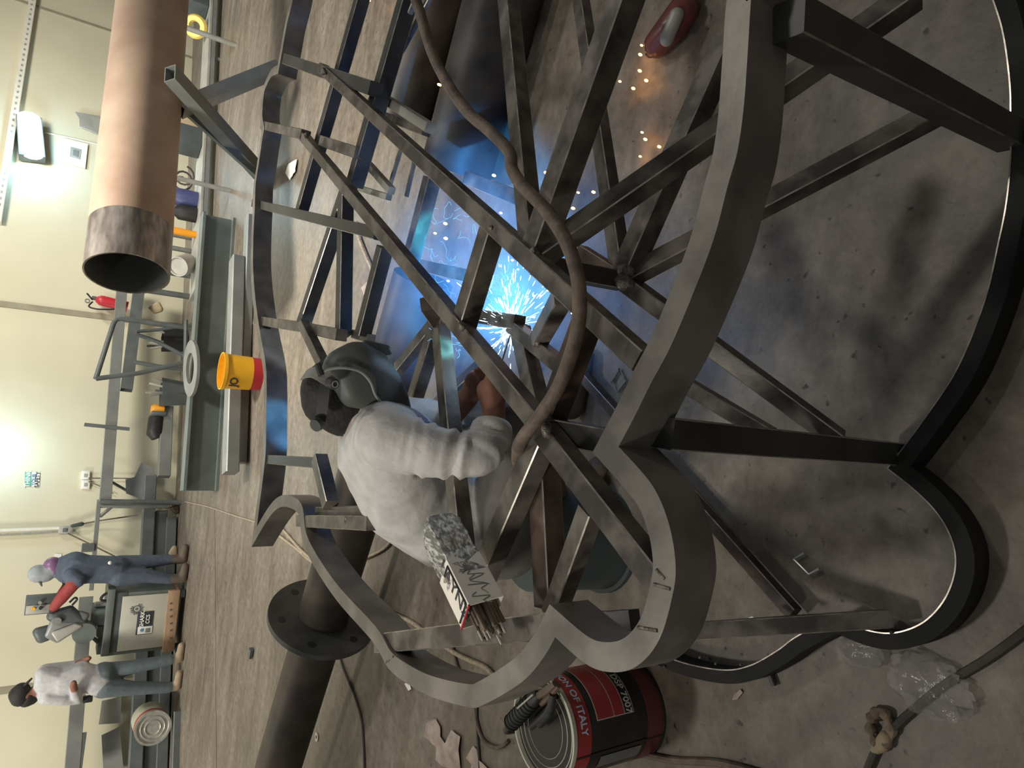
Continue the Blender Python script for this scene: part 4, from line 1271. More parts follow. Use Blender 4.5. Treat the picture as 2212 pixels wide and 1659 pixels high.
wtube([(146, 1152), (200, 1178), (256, 1206)], .12, .010, 'cable', 'grey lead sloping from the socket box towards the navy worker', 'lead', 'cable', 6)
for k, (yy, lab) in enumerate(((1027, 'white double wall socket, right of the pair above the rail'), (1047, 'white double wall socket, left of the pair above the rail'))):
    so = thing('wall_socket', lab, 'socket', W(185, yy, .0))
    MB().box(W(185, yy, .02), (.125, .04, .10), WR, .008).build('socket_plate', M['white'], so, smooth=35)
    MB().box(W(185, yy, .042), (.05, .006, .04), WR, .002).build('outlet', M['grey_l'], so)
wtube([(191, 1033), (250, 1033), (310, 1034)], .05, .007, 'cable', 'thin lead hanging straight down from the wall sockets', 'lead', 'cable', 6)
wtube([(191, 1040), (215, 1050), (245, 1066)], .05, .007, 'cable', 'thin lead slanting down from the wall sockets', 'lead', 'cable', 6)
# notices
def wquad(px, off, th=.006):
    return MB().prism([W(x, y, off) for x, y in px], WN * th)
nt_ = thing('framed_notice', 'square white framed notice on the wall beside the bright lamp', 'notice', W(160, 335, 0))
wquad([(138, 300), (190, 313), (184, 365), (132, 350)], .01, .02).build('sheet', M['white'], nt_)
wquad([(153, 317), (176, 323), (173, 345), (150, 338)], .031, .004).build('print', M['grey_l'], nt_)
wquad([(159, 323), (171, 326), (169, 340), (157, 335)], .036, .003).build('print_mark', M['grey'], nt_)
sg_ = thing('safety_sign', 'small white wall sign with a green band and lines of lettering', 'sign', W(70, 1035, 0))
wquad([(54, 1019), (86, 1021), (85, 1052), (53, 1050)], .004, .004).build('sheet', M['white'], sg_)
wquad([(54, 1019), (68, 1020), (67, 1051), (53, 1050)], .009, .002).build('band', M['inkgreen'], sg_)
def wletter(txt, x, y, size, m, parent):
    c = W(x, y, .012)
    lettering('lettering', txt, lambda u, v, w: c + WD * u + V((0, 0, v)) + WN * w, M[m], parent, size, size * .02)
wletter('THINK', 60.5, 1035, .075, 'white', sg_)
wletter('YOUR', 73, 1036, .06, 'inkblue', sg_)
wletter('SAFETY', 81, 1036, .065, 'ink', sg_)
single(wquad([(118, 1196), (133, 1197), (132, 1215), (117, 1214)], .005, .004), 'paper_notice', 'white', 'small white paper on the wall behind the scarfed worker', 'notice')
# floodlight
fl = thing('flood_lamp', 'dazzling white elongated lamp fixed to the wall at upper left', 'lamp', W(66, 300, 0))
lc = W(66, 300, .12)
t0 = W(66, 262, .12); t1 = W(66, 340, .12)
lax = (W(70, 345, .12) - W(62, 252, .12))
lax.z *= 1.0
MB().bar(lc - lax * .46, lc + lax * .46, .16, .34, up=V((0, 0, 1))).build('housing', M['grey_d'], fl)
MB().hull([(lc + WN * .085 - lax * .40, (.10, .02, .15)), (lc + WN * .085 + lax * .40, (.10, .02, .15))], 14).build('lamp_face', M['lamp'], fl, smooth=True)
# rails and beams along the wall
def wbar(a, b, off, w, h, m, label, name='steel_beam', cat='beam', group=None, hol=False):
    A_, B_ = W(a[0], a[1], off), W(b[0], b[1], off)
    g = MB().hollow(A_, B_, w, h, .006) if hol else MB().bar(A_, B_, w, h)
    return single(g, name, m, label, cat, group)
wbar((265, 600), (227, 1084), .45, .10, .14, 'grey', 'long grey steel beam racked along the wall from the pipe mouth to the round post')
wbar((302, 610), (273, 843), .60, .12, .15, 'grey_d', 'shorter grey beam hanging below the long racked beam', hol=True)
wbar((214, 1080), (197, 1275), .40, .05, .05, 'grey', 'thin round-edged rail behind the scarfed worker', 'rail', 'rail')
wbar((186, 1290), (154, 1680), .40, .10, .15, 'grey', 'long grey beam racked on the wall behind the grey-topped worker')
wbar((181, 1582), (168, 1680), .42, .05, .06, 'grey_d', 'thin dark bar just below the racked beam at the far lower left')
wbar((182, 917), (280, 927), .52, .05, .012, 'grey_d', 'thin flat bar crossing the long racked beam upright', 'flat_bar', 'bar')
wbar((250, 122), (240, 196), .05, .05, .05, 'grey_d', 'short dark bar on the wall behind the big rusty pipe', 'flat_bar', 'bar')
rk = thing('rack_post', 'round twin-tube rack post with a corner brace holding the long racked beam', 'rack', W(392, 1088, .4))
MB().tube([W(216, 1083, .5), W(396, 1086, .5)], .034, 10).build('post', M['grey_d'], rk, smooth=True)
MB().tube([W(216, 1093, .4), W(390, 1095, .4)], .028, 10).build('post', M['grey'], rk, smooth=True)
MB().tube([W(216, 1116, .4), W(242, 1094, .4)], .022, 8).build('brace', M['grey'], rk)
MB().box(W(190, 1183, .4), (.10, .10, .14), WR, .004).build('bracket', M['grey_d'], rk)
# sheets leaning on the wall
def sheet(px, off0, label, m='grey', th=.012, group=None):
    g = MB()
    pts = []
    for (x, y) in px:
        p = W(x, y, .05)
        pts.append(W(x, y, .05 + off0 * max(0, (1.2 - p.z))))
    g.prism(pts, WN * th)
    return single(g, 'steel_sheet', m, label, 'steel sheet', group)
sheet([(305, 1000), (334, 1012), (330, 1088), (272, 1066), (271, 1036), (290, 1031)], .12, 'crooked grey steel sheet leaning on the wall below the sockets')
sheet([(262, 1505), (220, 1514), (213, 1565), (260, 1562)], .12, 'square pale steel sheet leaning on the wall beside the grey-topped worker', 'grey_l')
sheet([(258, 1570), (219, 1588), (224, 1680), (268, 1680)], .12, 'darker steel sheet leaning at the far lower left edge', 'grey')
sheet([(162, 243), (171, 257), (172, 274), (232, 299), (240, 256)], .3, 'folded pale sheet metal piece sticking up behind the big rusty pipe', 'grey_l', .02)
wbar((239, 1040), (274, 1060), .3, .04, .03, 'grey_d', 'thin strut between the racked beam and the crooked sheet', 'flat_bar', 'bar')
# long sections lying at the foot of the wall
def lay(a, b, off, w, h, m, label, group=None):
    A_, B_ = W(a[0], a[1], off), W(b[0], b[1], off)
    zz = (A_.z + B_.z) / 2
    A_.z = B_.z = zz
    return single(MB().bar(A_, B_, w, h, ch=.008), 'steel_section', m, label, 'steel section', group)
def block(y, off, z, label, x0=None):
    pass
lay((330, 1030), (284, 1690), .26, .14, .15, 'grey_d', 'upper long dark steel section stacked along the foot of the wall')
lay((352, 1105), (316, 1690), .20, .16, .15, 'sawdark', 'middle long dark steel section stacked along the foot of the wall')
lay((374, 1120), (340, 1690), .22, .20, .13, 'grey_d', 'lowest section of the stack against the foot of the wall')
lay((390, 1535), (375, 1690), .95, .12, .11, 'grey_d', 'near dark section on the floor at the far lower left')
lay((362, 880), (352, 1030), .40, .14, .16, 'grey', 'grey section lying along the wall under the black tool bag')
# tin on its side
c = W(330, 1572, .95)
bt = thing('steel_drum', 'dented tin drum on its side with a ridged shiny end, beside the grey-topped worker', 'drum', V((c.x, c.y, c.z - .2)))
axd = (CO - c); axd.z = 0; axd = (axd.normalized() * .9 + V((-.25, -.1, 0))).normalized()
MB().lathe([(.19, 0), (.19, -.40), (.0005, -.40)], c, axd, 36, caps=False).build('drum_body', M['tin'], bt, smooth=40)
MB().lathe([(.0005, .0), (.075, .0), (.082, .012), (.09, .0), (.12, .0), (.128, .014), (.136, .0), (.165, .0), (.172, .016), (.195, .018), (.195, -.02), (.0005, -.02)], c, axd, 40).build('drum_end', M['galv'], bt, smooth=25)
MB().lathe([(.191, -.10), (.193, -.10), (.193, -.05), (.191, -.05)], c, axd, 36, close=True).build('red_stripe', M['red_d'], bt, smooth=40)
# fire extinguisher
fe = thing('fire_extinguisher', 'red fire extinguisher hanging on the wall below the pipe mouth', 'fire extinguisher', W(262, 662, .2))
p0, p1 = W(206, 646, .2), W(276, 663, .2)
MB().lathe([(.0005, 0), (.04, .01), (.075, .06), (.08, .10), (.08, (p1 - p0).length), (.0005, (p1 - p0).length)], p0, p1 - p0, 24).build('cylinder', M['red'], fe, smooth=50)
MB().box(W(203, 644, .2), (.05, .05, .06), WR, .008).build('valve', M['grey_d'], fe)
MB().tube([W(200, 648, .22), W(190, 636, .26), W(188, 634, .28)], .012, 8).build('lever', M['black'], fe)
MB().lathe([(.022, -.01), (.036, -.01), (.036, .01), (.022, .01)], W(189, 650, .24), WN, 16, close=True).build('gauge', M['grey'], fe)
MB().tube(crom([W(200, 652, .24), W(192, 662, .27), W(212, 668, .3), W(250, 668, .3)], 4), .012, 8).build('hose', M['black'], fe)
# bent tube stand
bs = thing('tube_stand', 'bent tube stand with rounded corners leaning in front of the racked beams', 'stand', W(425, 740, 1.2))
of = 1.15
MB().tube([W(x, y, of) for x, y in ((432, 712), (380, 705), (262, 689), (252, 690), (246, 697), (242, 708), (207, 818))], .032, 10).build('tube', M['grey_d'], bs, smooth=True)
MB().tube([W(x, y, of) for x, y in ((207, 818), (300, 806), (430, 776))], .032, 10).build('tube', M['grey_d'], bs, smooth=True)
MB().tube([W(x, y, of + .2) for x, y in ((402, 692), (400, 780))], .026, 8).build('cross_tube', M['grey_d'], bs, smooth=True)
MB().tube([W(x, y, of - .3) for x, y in ((294, 716), (345, 712), (425, 700))], .026, 8).build('leg', M['grey_d'], bs, smooth=True)
MB().tube([W(x, y, of - .3) for x, y in ((294, 722), (340, 738), (400, 770))], .030, 8).build('leg', M['grey_d'], bs, smooth=True)
MB().tube([W(x, y, of - .2) for x, y in ((290, 782), (345, 792), (420, 800))], .030, 8).build('leg', M['grey_d'], bs, smooth=True)
# the big I section and flat sections on the floor
def ibeam(a, b, hgt, wid, tf, tw):
    a, b = V(a), V(b)
    d = (b - a).normalized()
    x = V((d.y, -d.x, 0)).normalized()
    sec = [(-wid / 2, 0), (wid / 2, 0), (wid / 2, tf), (tw / 2, tf), (tw / 2, hgt - tf), (wid / 2, hgt - tf), (wid / 2, hgt), (-wid / 2, hgt), (-wid / 2, hgt - tf), (-tw / 2, hgt - tf), (-tw / 2, tf), (-wid / 2, tf)]
    return MB().loft([[p + x * u + V((0, 0, v)) for u, v in sec] for p in (a, b)])
single(ibeam(P(468, 1060, 0), P(505, 478, 0), .36, .22, .03, .05), 'i_beam', 'sawgreen', 'big dark steel I section lying on the floor behind the frame', 'beam')
g = MB().bar(P(498, 1022, .16), P(512, 560, .16), .20, .12, ch=.01); single(g, 'channel', 'grey', 'pale long box section lying beside the big I section, upper one', 'steel section')
g = MB().bar(P(520, 1000, .05), P(541, 470, .05), .16, .09, ch=.01); single(g, 'channel', 'grey', 'pale long box section lying beside the big I section, lower one', 'steel section')
rg = thing('flange_ring', 'flat grey steel ring lying on the big I section behind the yellow bucket', 'ring', Q(470, 800, 7.55))
c = Q(458, 800, 8.05); c.z = .385
MB().lathe([(.17, 0), (.31, 0), (.31, .03), (.17, .03)], c, V((-.06, -.08, 1)), 40, close=True).build('ring_plate', M['grey'], rg, smooth=30)
# yellow and red bucket
by = thing('paint_bucket', 'yellow and red paint bucket standing before the pale sections', 'bucket', P(562, 806, 0))
b0_ = P(562, 806, 0); bt_ = Q(477, 804, b0_.y)
b0_.x = bt_.x = (b0_.x + bt_.x) / 2
hh = (bt_ - b0_).z
rr = .165
MB().lathe([(.0005, hh * .26), (rr * .95, hh * .26), (rr, hh), (rr - .006, hh), (rr * .9, hh * .3)], b0_, (0, 0, 1), 40).build('bucket_body', M['yellow'], by, smooth=40)
MB().lathe([(.0005, 0), (rr * .92, 0), (rr * .952, hh * .262), (.0005, hh * .262)], b0_, (0, 0, 1), 40).build('red_base', M['red'], by, smooth=40)
MB().lathe([(rr - .008, hh - .03), (rr + .010, hh - .03), (rr + .010, hh), (rr - .008, hh)], b0_, (0, 0, 1), 40, close=True).build('rim', M['yellow'], by, smooth=40)
ab = math.atan2(-b0_.y, -b0_.x)
def bmap(a0, z0):
    def f(u, v, w):
        a = a0 + u / rr
        return b0_ + V((math.cos(a) * (rr + .003 + w), math.sin(a) * (rr + .003 + w), z0 + v))
    return f
lettering('lettering', 'JO', bmap(ab - .62, hh * .72), M['ink'], by, .10, .002, 1)
# support the bucket and the sections visually reach the floor
# black tool bag, orange jar
tb_ = thing('tool_bag', 'black tube-shaped tool bag lying on the section by the wall', 'bag', W(345, 920, .4))
MB().tube([W(341, 898, .4), W(338, 905, .4), W(334, 938, .4), W(338, 946, .4)], [.09, .11, .11, .07], 14).build('bag_body', M['black'], tb_, smooth=50)
MB().box(W(341, 897, .44), (.06, .22, .2), WR, .02).build('bag_end', M['grey_d'], tb_, smooth=40)
MB().lathe([(.0005, 0), (.075, 0), (.08, .02), (.08, .14), (.05, .17), (.0005, .17)], W(354, 886, .45), (0, 0, 1), 18).build('jar', M['orange'], None, smooth=45, tagd=('small orange jar beside the black tool bag', 'jar'))
# workbench clutter behind the big pipe
def post(a, b, Y, r, m, label, group=None):
    p0, p1 = Q(a[0], a[1], Y), P(b[0], b[1], 0)
    return single(MB().tube([V((p1.x, p1.y, max(p0.z, .5))), p1], r, 10), 'stand_post', m, label, 'post', group, True)
def fpost(y, x, top, r, m, label, group=None):
    b = P(x, y, 0)
    return single(MB().tube([b, b + V((0, 0, top))], r, 10), 'stand_post', m, label, 'post', group, True)
fpost(98, 510, 1.0, .035, 'grey_l', 'pale round post right of the yellow hose coil')
fpost(412, 497, .95, .030, 'grey_l', 'pale round post at the end of the low bench')
fpost(520, 438, .8, .03, 'grey', 'short round post left of the blue topped jug')
fpost(548, 440, .8, .035, 'grey', 'short square-looking post beside the pale round tin')
fpost(600, 440, .8, .045, 'grey_d', 'dark short post nearest the pipe mouth')
fpost(645, 438, .7, .04, 'grey_d', 'dark short post below the pipe mouth')
bn = thing('low_bench', 'low grey bench cluttered with bottles and offcuts behind the big rusty pipe', 'bench', P(440, 300, 0))
bz = .15
ba, bb = P(476, -30), P(445, 640)
ba.z = bb.z = bz
BD = (bb - ba).normalized()
BN = V((-BD.y, BD.x, 0))
if BN.y > 0: BN = -BN
MB().bar(ba, bb, .55, .05, ch=.004).build('bench_top', M['grey_l'], bn)
MB().bar(ba + BN * .25 - V((0, 0, .04)), bb + BN * .25 - V((0, 0, .04)), .05, .07).build('rail', M['grey'], bn)
for t in (.05, .3, .55, .8, .97):
    p = ba + (bb - ba) * t
    MB().bar(V((p.x, p.y, bz)) + BN * .22, V((p.x, p.y, 0)) + BN * .22, .05, .05).build('leg', M['grey'], bn)
BD = (bb - ba).normalized()
BN = V((-BD.y, BD.x, 0))
if BN.y > 0: BN = -BN
def onb(y, off, z=bz + .026):      # a point on the bench (or the floor by it) in the column of photo row y
    p = ba + (bb - ba) * ((y + 30) / 670) + BN * (off - 1.25) * .3
    return V((p.x, p.y, z))
p = onb(96, 1.45)
MB().lathe([(.085, 0), (.15, 0), (.175, .03), (.15, .07), (.085, .07), (.07, .035)], p + V((0, 0, .15)), V((-.25, -.6, .35)), 28, close=True).build('hose_coil', M['coil'], None, smooth=40, tagd=('yellow hose coil hanging on the bench beside the pale post', 'hose coil'))
def bottle(y, off, r, h, m, label, cap='black', cat='bottle', neck=.35):
    p = onb(y, off)
    t = thing(cat.replace(' ', '_'), label, cat, p)
    MB().lathe([(.0005, 0), (r, 0), (r, h * .62), (r * neck, h * .85), (r * neck, h * .92), (.0005, h * .92)], p, (0, 0, 1), 20).build('body', M[m], t, smooth=45)
    MB().lathe([(.0005, h * .9), (r * neck * 1.25, h * .9), (r * neck * 1.25, h), (.0005, h)], p, (0, 0, 1), 16).build('cap', M[cap], t, smooth=40)
bottle(462, 1.25, .13, .42, 'blueplastic', 'dark blue topped jug on the low bench', 'blueplastic')
bottle(490, 1.25, .11, .36, 'black', 'black round jug on the low bench left of the blue topped one', 'black')
bottle(530, 1.35, .05, .5, 'orange', 'slim orange bottle half hidden by the big rusty pipe', 'orange')
p = onb(585, 1.25, bz + .10)
MB().lathe([(.0005, 0), (.14, 0), (.14, .02), (.135, .26), (.12, .26), (.11, .24), (.0005, .24)], p, V((-.3, -.7, .5)), 26).build('round_tin', M['grey_l'], None, smooth=40, tagd=('pale round open tin lying on the bench near the pipe mouth', 'tin'))
p = onb(345, 1.3)
bx_ = thing('machine_case', 'dark open topped case on the low bench right of the pale post', 'case', p)
MB().box(p + V((0, 0, .16)), (.34, .3, .32), WR, .02).build('case_body', M['sawdark'], bx_, smooth=35)
MB().box(p + V((0, 0, .34)) - WD * .02, (.30, .26, .05), WR, .01).build('lid', M['grey'], bx_, smooth=35)
p = onb(290, 1.2)
MB().box(p + V((0, 0, .18)), (.5, .18, .36), WR, .02).build('carton', M['cardboard'], None, smooth=35, tagd=('pale cardboard carton standing on the bench behind the trestle', 'carton'))
p = onb(20, 1.25)
MB().box(p + V((0, 0, .22)), (.55, .3, .44), WR, .03).build('welding_machine', M['sawdark'], None, smooth=35, tagd=('dark boxy welding machine on the bench at the top edge', 'machine'))
p = onb(-14, 2.6)
MB().hull([(p + V((0, 0, .3)), .12), (p + V((.1, 0, .42)), .10), (p + V((-.1, 0, .40)), .09)], 10).build('cloth_bundle', M['paper'], None, smooth=True, tagd=('pinkish cloth bundle on the bench at the top edge', 'cloth'))
p = onb(435, 1.2)
MB().tube([p + V((math.cos(i * .5) * .11, 0, .2 + math.sin(i * .5) * .11)) + WN * .01 * i for i in range(26)], .014, 8).build('cable_coil', M['cable_d'], None, smooth=True, tagd=('loose coil of grey cable on the bench right of the blue topped jug', 'cable'))
p = W(345, 668, .5)
MB().hull([(p, .05), (p + V((.07, .02, .03)), .04), (p + V((-.05, 0, .06)), .03), (p + V((0, 0, .14)), .02)], 9).build('crumpled_bag', M['cardboard'], None, smooth=True, tagd=('crumpled cream bag among the offcuts by the bent tube stand', 'bag'))
for (yy, off, m, lab) in ((735, .55, 'black', 'dark open scrap bin among the legs of the bent tube stand'), (850, .62, 'grey_d', 'dark open scrap bin on the floor under the racked beams')):
    p = W(395, yy, off); p.z = 0
    t = thing('scrap_bin', lab, 'bin', p)
    MB().lathe([(.0005, 0), (.17, 0), (.21, .34), (.20, .34), (.162, .015), (.0005, .015)], p, (0, 0, 1), 4).build('bin_body', M[m], t)
    for k in range(5):
        a_ = p + V((rnd.uniform(-.08, .08), rnd.uniform(-.08, .08), .05))
        MB().bar(a_, a_ + V((rnd.uniform(-.14, .14), rnd.uniform(-.1, .1), .42 + rnd.uniform(-.06, .12))), .03, .03).build('scrap_bar', M['grey' if k % 2 else 'grey_l'], t)
for (yy, x, lab) in ((1170, 378, 'small dark offcut on the floor below the rail'), (1200, 380, 'pale little wood block on the floor near the scarfed worker'), (1105, 384, 'rusty offcut lump by the foot of the round rack post')):
    p = P(x + 4, yy, 0)
    MB().hull([(p + V((0, 0, .04)), .04), (p + V((.1, .03, .05)), .035), (p + V((.04, 0, .09)), .03)], 8).build('offcut', M['cardboard' if yy == 1200 else 'rustbar'], None, smooth=45, tagd=(lab, 'offcut'))
single(MB().bar(P(543, 1402, .02), P(540, 1420, .02), .05, .03), 'offcut', 'grey_d', 'small dark steel offcut lying alone on the far floor near the band saw', 'offcut')
single(MB().lathe([(.012, 0), (.028, 0), (.028, .006), (.012, .006)], P(685, 1592, .001), (0, 0, 1), 20, close=True), 'washer', 'galv', 'small bright washer on the floor beside the flanged pipe', 'washer')
# ------------------------------------------------------------------ arc, sparks and smoke
WELD = P(1104, 706, .565)
ag = thing('welding_arc', 'blinding blue white welding arc at the end of the rod', 'welding arc', WELD)
MB().sphere(WELD + V((0, -.01, .012)), .012, 12).build('arc_core', M['arc'], ag, smooth=True)
def sliver(g, a, b, r):
    d = (b - a)
    g.tube([a, a + d * .3, a + d * .7, b], [r * .3, r, r * .8, r * .2], 5)
g = MB()
for i in range(300):
    an = rnd.gauss(0, 1.0)
    d = V((rnd.gauss(0, 1), rnd.gauss(-.2, .7), rnd.gauss(.05, .9))).normalized()
    r0 = abs(rnd.gauss(0, .055)) + .008
    L = rnd.uniform(.008, .036)
    sliver(g, WELD + d * r0, WELD + d * (r0 + L), rnd.uniform(.0005, .0010))
for i in range(70):      # spray towards the floor and away to the right
    d = V((rnd.uniform(.1, 1.0), rnd.uniform(-.3, .8), rnd.uniform(-.6, .25))).normalized()
    r0 = rnd.uniform(.08, .22)
    sliver(g, WELD + d * r0, WELD + d * (r0 + rnd.uniform(.008, .03)), .0009)
o = g.build('spark_spray', M['spark_b'], None, normals=False)
tag(o, 'dense spray of white hot sparks bursting from the welding arc', 'sparks', None, 'stuff')
# larger glowing droplets
drops = [(1386, 98, .03), (1383, 118, .03), (1382, 153, .03), (1339, 176, .06), (1396, 174, .03), (1368, 191, .03), (1387, 286, .03), (1394, 301, .03), (1424, 317, .03), (1383, 338, .02), (1067, 379, .2), (1179, 373, .25), (1249, 416, .2), (1282, 415, .1), (1238, 450, .3), (1082, 460, .4), (949, 183, .35), (962, 483, .15), (940, 504, .15), (963, 515, .15), (881, 656, .3), (921, 666, .35), (796, 0, .1), (1107, 562, .55), (1136, 641, .5), (1153, 639, .5), (1166, 638, .5), (1183, 628, .45), (1153, 685, .5), (1236, 677, .5), (951, 792, .3), (871, 788, .4), (968, 607, .4), (1119, 582, .5)]
for i, (x, y, z) in enumerate(drops):
    p = P(x, y, z)
    r = (.0036 if i < 23 else .0024) * (1 if i % 3 else .75) * mpp(p) * 800
    g = MB()
    g.sphere(p, (r, r, r * 1.7), 8)
    o = g.build('glowing_spark', M['spark_o'], None, smooth=True)
    tag(o, 'glowing orange spark falling under the steel frame', 'spark', 'glowing orange sparks')
# thin curls of fume, given their own glow in place of arc light
M['wisp'] = emis('self_lit_fume', (0.20, 0.62, 1, 1), 1.6)
g = MB()
def wisp(c, r, n_, st, rad):
    p = V(c); d = V((rnd.gauss(0, 1), rnd.gauss(0, 1), rnd.gauss(0, 1))).normalized()
    pts = [p.copy()]
    for i in range(n_):
        d = (d + V((rnd.gauss(0, 1), rnd.gauss(0, 1), rnd.gauss(0, 1))) * .7).normalized()
        p = p + d * st
        pts.append(p.copy())
    g.tube(crom(pts, 3), rad, 4)
for i in range(16):
    wisp(P(rnd.uniform(1058, 1108), rnd.uniform(585, 665), .5), 0, 7, .012, .0006)
for i in range(9):
    wisp(P(rnd.uniform(935, 995), rnd.uniform(695, 765), .68), 0, 6, .012, .0005)
for i in range(22):
    wisp(P(rnd.uniform(930, 1040), rnd.uniform(440, 620), .25), 0, 6, .02, .0006)
o = g.build('fume_wisps', M['wisp'], None, normals=False)
tag(o, 'thin bright curls of fume around the welding arc', 'fume', None, 'stuff')
# blue smoke: a soft cloud hanging in the frame beyond the arc
def smoke_mat():
    m = bpy.data.materials.new('blue_smoke')
    m.use_nodes = True
    nt = m.node_tree
    nt.nodes.clear()
    L = nt.links.new
    out = nt.nodes.new('ShaderNodeOutputMaterial')
    vol = nt.nodes.new('ShaderNodeVolumePrincipled')
    vol.inputs['Color'].default_value = (0.5, 0.72, 1, 1)
    vol.inputs['Anisotropy'].default_value = .2
    tc = nt.nodes.new('ShaderNodeTexCoord')
    ln = nt.nodes.new('ShaderNodeVectorMath'); ln.operation = 'LENGTH'
    sc_ = nt.nodes.new('ShaderNodeMapping'); sc_.inputs['Scale'].default_value = SM_SC
    L(tc.outputs['Object'], sc_.inputs['Vector'])
    L(sc_.outputs['Vector'], ln.inputs[0])
    fall = nt.nodes.new('ShaderNodeMapRange')
    fall.inputs['From Min'].default_value, fall.inputs['From Max'].default_value = 1.0, 0.1
    L(ln.outputs['Value'], fall.inputs['Value'])
    nz = nt.nodes.new('ShaderNodeTexNoise'); nz.inputs['Scale'].default_value = 5; nz.inputs['Detail'].default_value = 5; nz.inputs['Distortion'].default_value = 1.2
    L(tc.outputs['Object'], nz.inputs['Vector'])
    mr = nt.nodes.new('ShaderNodeMapRange')
    mr.inputs['From Min'].default_value, mr.inputs['From Max'].default_value = .35, .75
    L(nz.outputs['Fac'], mr.inputs['Value'])
    mu = nt.nodes.new('ShaderNodeMath'); mu.operation = 'MULTIPLY'
    L(fall.outputs['Result'], mu.inputs[0]); L(mr.outputs['Result'], mu.inputs[1])
    m2 = nt.nodes.new('ShaderNodeMath'); m2.operation = 'MULTIPLY'; m2.inputs[1].default_value = SM_D
    L(mu.outputs[0], m2.inputs[0])
    L(m2.outputs[0], vol.inputs['Density'])
    vol.inputs['Emission Color'].default_value = (0.10, 0.36, 1, 1)  # blue self-glow added in place of scattered arc light
    m3 = nt.nodes.new('ShaderNodeMath'); m3.operation = 'MULTIPLY'; m3.inputs[1].default_value = SM_E
    L(mu.outputs[0], m3.inputs[0])
    L(m3.outputs[0], vol.inputs['Emission Strength'])
    L(vol.outputs[0], out.inputs['Volume'])
    return m
sc0 = V((.36, 2.0, .42))
SR = (.5, .72, .40)
SM_SC = (1 / SR[0], 1 / SR[1], 1 / SR[2])
SM_D, SM_E = 1.4, 2.0
g = MB(); g.sphere((0, 0, 0), SR, 24)
for v in g.bm.verts: v.co += sc0
o = g.build('welding_smoke', smoke_mat(), None, smooth=True)
# object coordinates centred on the cloud
dz = o.location - sc0
for v in o.data.vertices: v.co += dz
o.location = sc0
tag(o, 'wispy blue lit smoke drifting around the welding arc', 'smoke', None, 'stuff')
# ------------------------------------------------------------------ light
def area(name, loc, tgt, size, power, col=(1, 1, 1), sy=None, spread=180):
    l = bpy.data.lights.new(name, 'AREA')
    l.energy = power; l.color = col
    l.shape = 'RECTANGLE' if sy else 'SQUARE'
    l.size = size
    l.spread = math.radians(spread)
    if sy: l.size_y = sy
    o = bpy.data.objects.new(name, l)
    o.location = loc
    o.rotation_euler = (V(tgt) - V(loc)).to_track_quat('-Z', 'Y').to_euler()
    C.objects.link(o)
    return o
def point(name, loc, power, col, r=0.05):
    l = bpy.data.lights.new(name, 'POINT')
    l.energy = power; l.color = col; l.shadow_soft_size = r
    o = bpy.data.objects.new(name, l)
    o.location = loc
    C.objects.link(o)
    return o
warm = (1, .955, .87)
area('hall_and_fill_light', (-5.5, 5.8, 5.2), (-5.0, 9.2, 1.2), 1.2, 190, warm, spread=140)
area('hall_and_fill_light', (-1.0, 6.8, 5.2), (-.6, 10.2, 1.0), 1.2, 105, warm, spread=140)
area('hall_and_fill_light', (3.5, 8.0, 5.2), (3.6, 12, 1.0), 1.2, 270, warm, spread=140)
area('hall_and_fill_light', (1.0, 5.6, 5.0), (0.9, 5.7, 0), 0.6, 108, warm, spread=84)
area('hall_and_fill_light', (-2.2, 2.6, 4.6), (-.9, 1.9, 0), 0.35, 46, warm)  # added fill over the near left, no fixture known there
area('hall_and_fill_light', (2.4, 2.6, 4.6), (.8, 1.0, 0), 0.35, 34, warm)  # added fill over the near right, no fixture known there
fs = bpy.data.lights.new('hall_and_fill_light', 'SPOT')  # added fill spot aimed at the welder's back, not a real fixture
fs.energy = 260; fs.color = warm; fs.spot_size = math.radians(32); fs.spot_blend = .9; fs.shadow_soft_size = .25
fo = bpy.data.objects.new('hall_and_fill_light', fs)
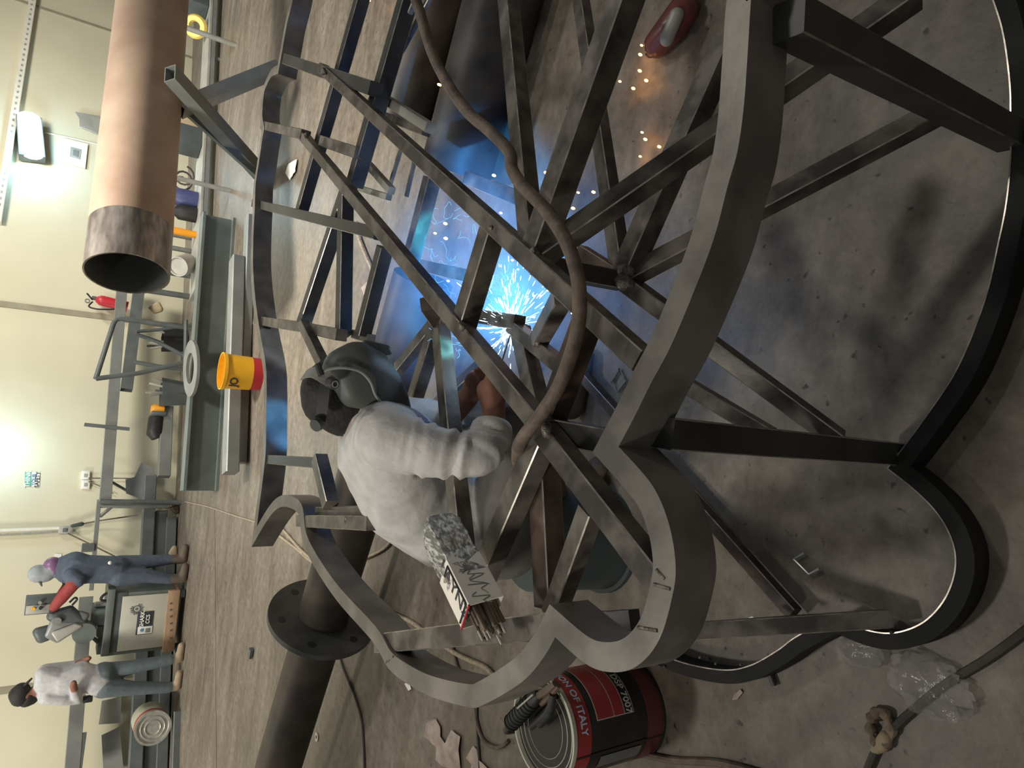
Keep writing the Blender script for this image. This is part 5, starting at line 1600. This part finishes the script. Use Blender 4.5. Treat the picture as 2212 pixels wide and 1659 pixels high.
fo.location = (-2.5, -.2, 3.6)
fo.rotation_euler = (V((-.42, 1.58, .82)) - V((-2.5, -.2, 3.6))).to_track_quat('-Z', 'Y').to_euler()
C.objects.link(fo)
point('arc_light', WELD + V((0, .012, -.012)), 1.2, (0.5, 0.7, 1.0), 0.012)
sl_ = bpy.data.lights.new('arc_light', 'SPOT')
sl_.energy = 330; sl_.color = (0.06, 0.38, 1.0); sl_.spot_size = math.radians(52); sl_.spot_blend = .35; sl_.shadow_soft_size = .012
so_ = bpy.data.objects.new('arc_light', sl_)
so_.location = WELD + V((.01, .012, -.01))
so_.rotation_euler = V((.36, .9, -.40)).to_track_quat('-Z', 'Y').to_euler()
C.objects.link(so_)
def ray_light(tgt, ang, e, col):  # extra narrow spot set at the arc to brighten one chosen part
    l = bpy.data.lights.new('arc_light', 'SPOT')
    l.energy = e; l.color = col; l.spot_size = math.radians(ang); l.spot_blend = .8; l.shadow_soft_size = .012
    o = bpy.data.objects.new('arc_light', l)
    o.location = WELD + V((-.005, .012, .0))
    o.rotation_euler = (tgt - o.location).to_track_quat('-Z', 'Y').to_euler()
    C.objects.link(o)
ray_light(P(586, 925, .84), 12, 60, (.10, .45, 1))
ray_light(P(560, 750, .84), 14, 60, (.75, .86, 1))  # added white spot for the pale sheen on the far outline
ray_light(Q(850, 780, 1.70), 26, 9, (.22, .85, 1))
ray_light(P(908, 480, .55), 17, 60, (.10, .75, 1))
ray_light(P(962, 586, .50), 18, 22, (.10, .75, 1))
lp = W(66, 300, .5)
point('lamp_glow', lp, 46, (.42, .77, 1), .08)
point('lamp_glow', W(-20, 950, .5), 24, (.52, .82, 1), .08)
w = bpy.data.worlds.new('hall_air')
bpy.context.scene.world = w
w.use_nodes = True
w.node_tree.nodes['Background'].inputs[0].default_value = (0.80, 0.80, 0.78, 1)
w.node_tree.nodes['Background'].inputs[1].default_value = 0.175
sc = bpy.context.scene
sc.view_settings.view_transform = 'Standard'
sc.view_settings.look = 'None'
sc.view_settings.exposure = 0.0
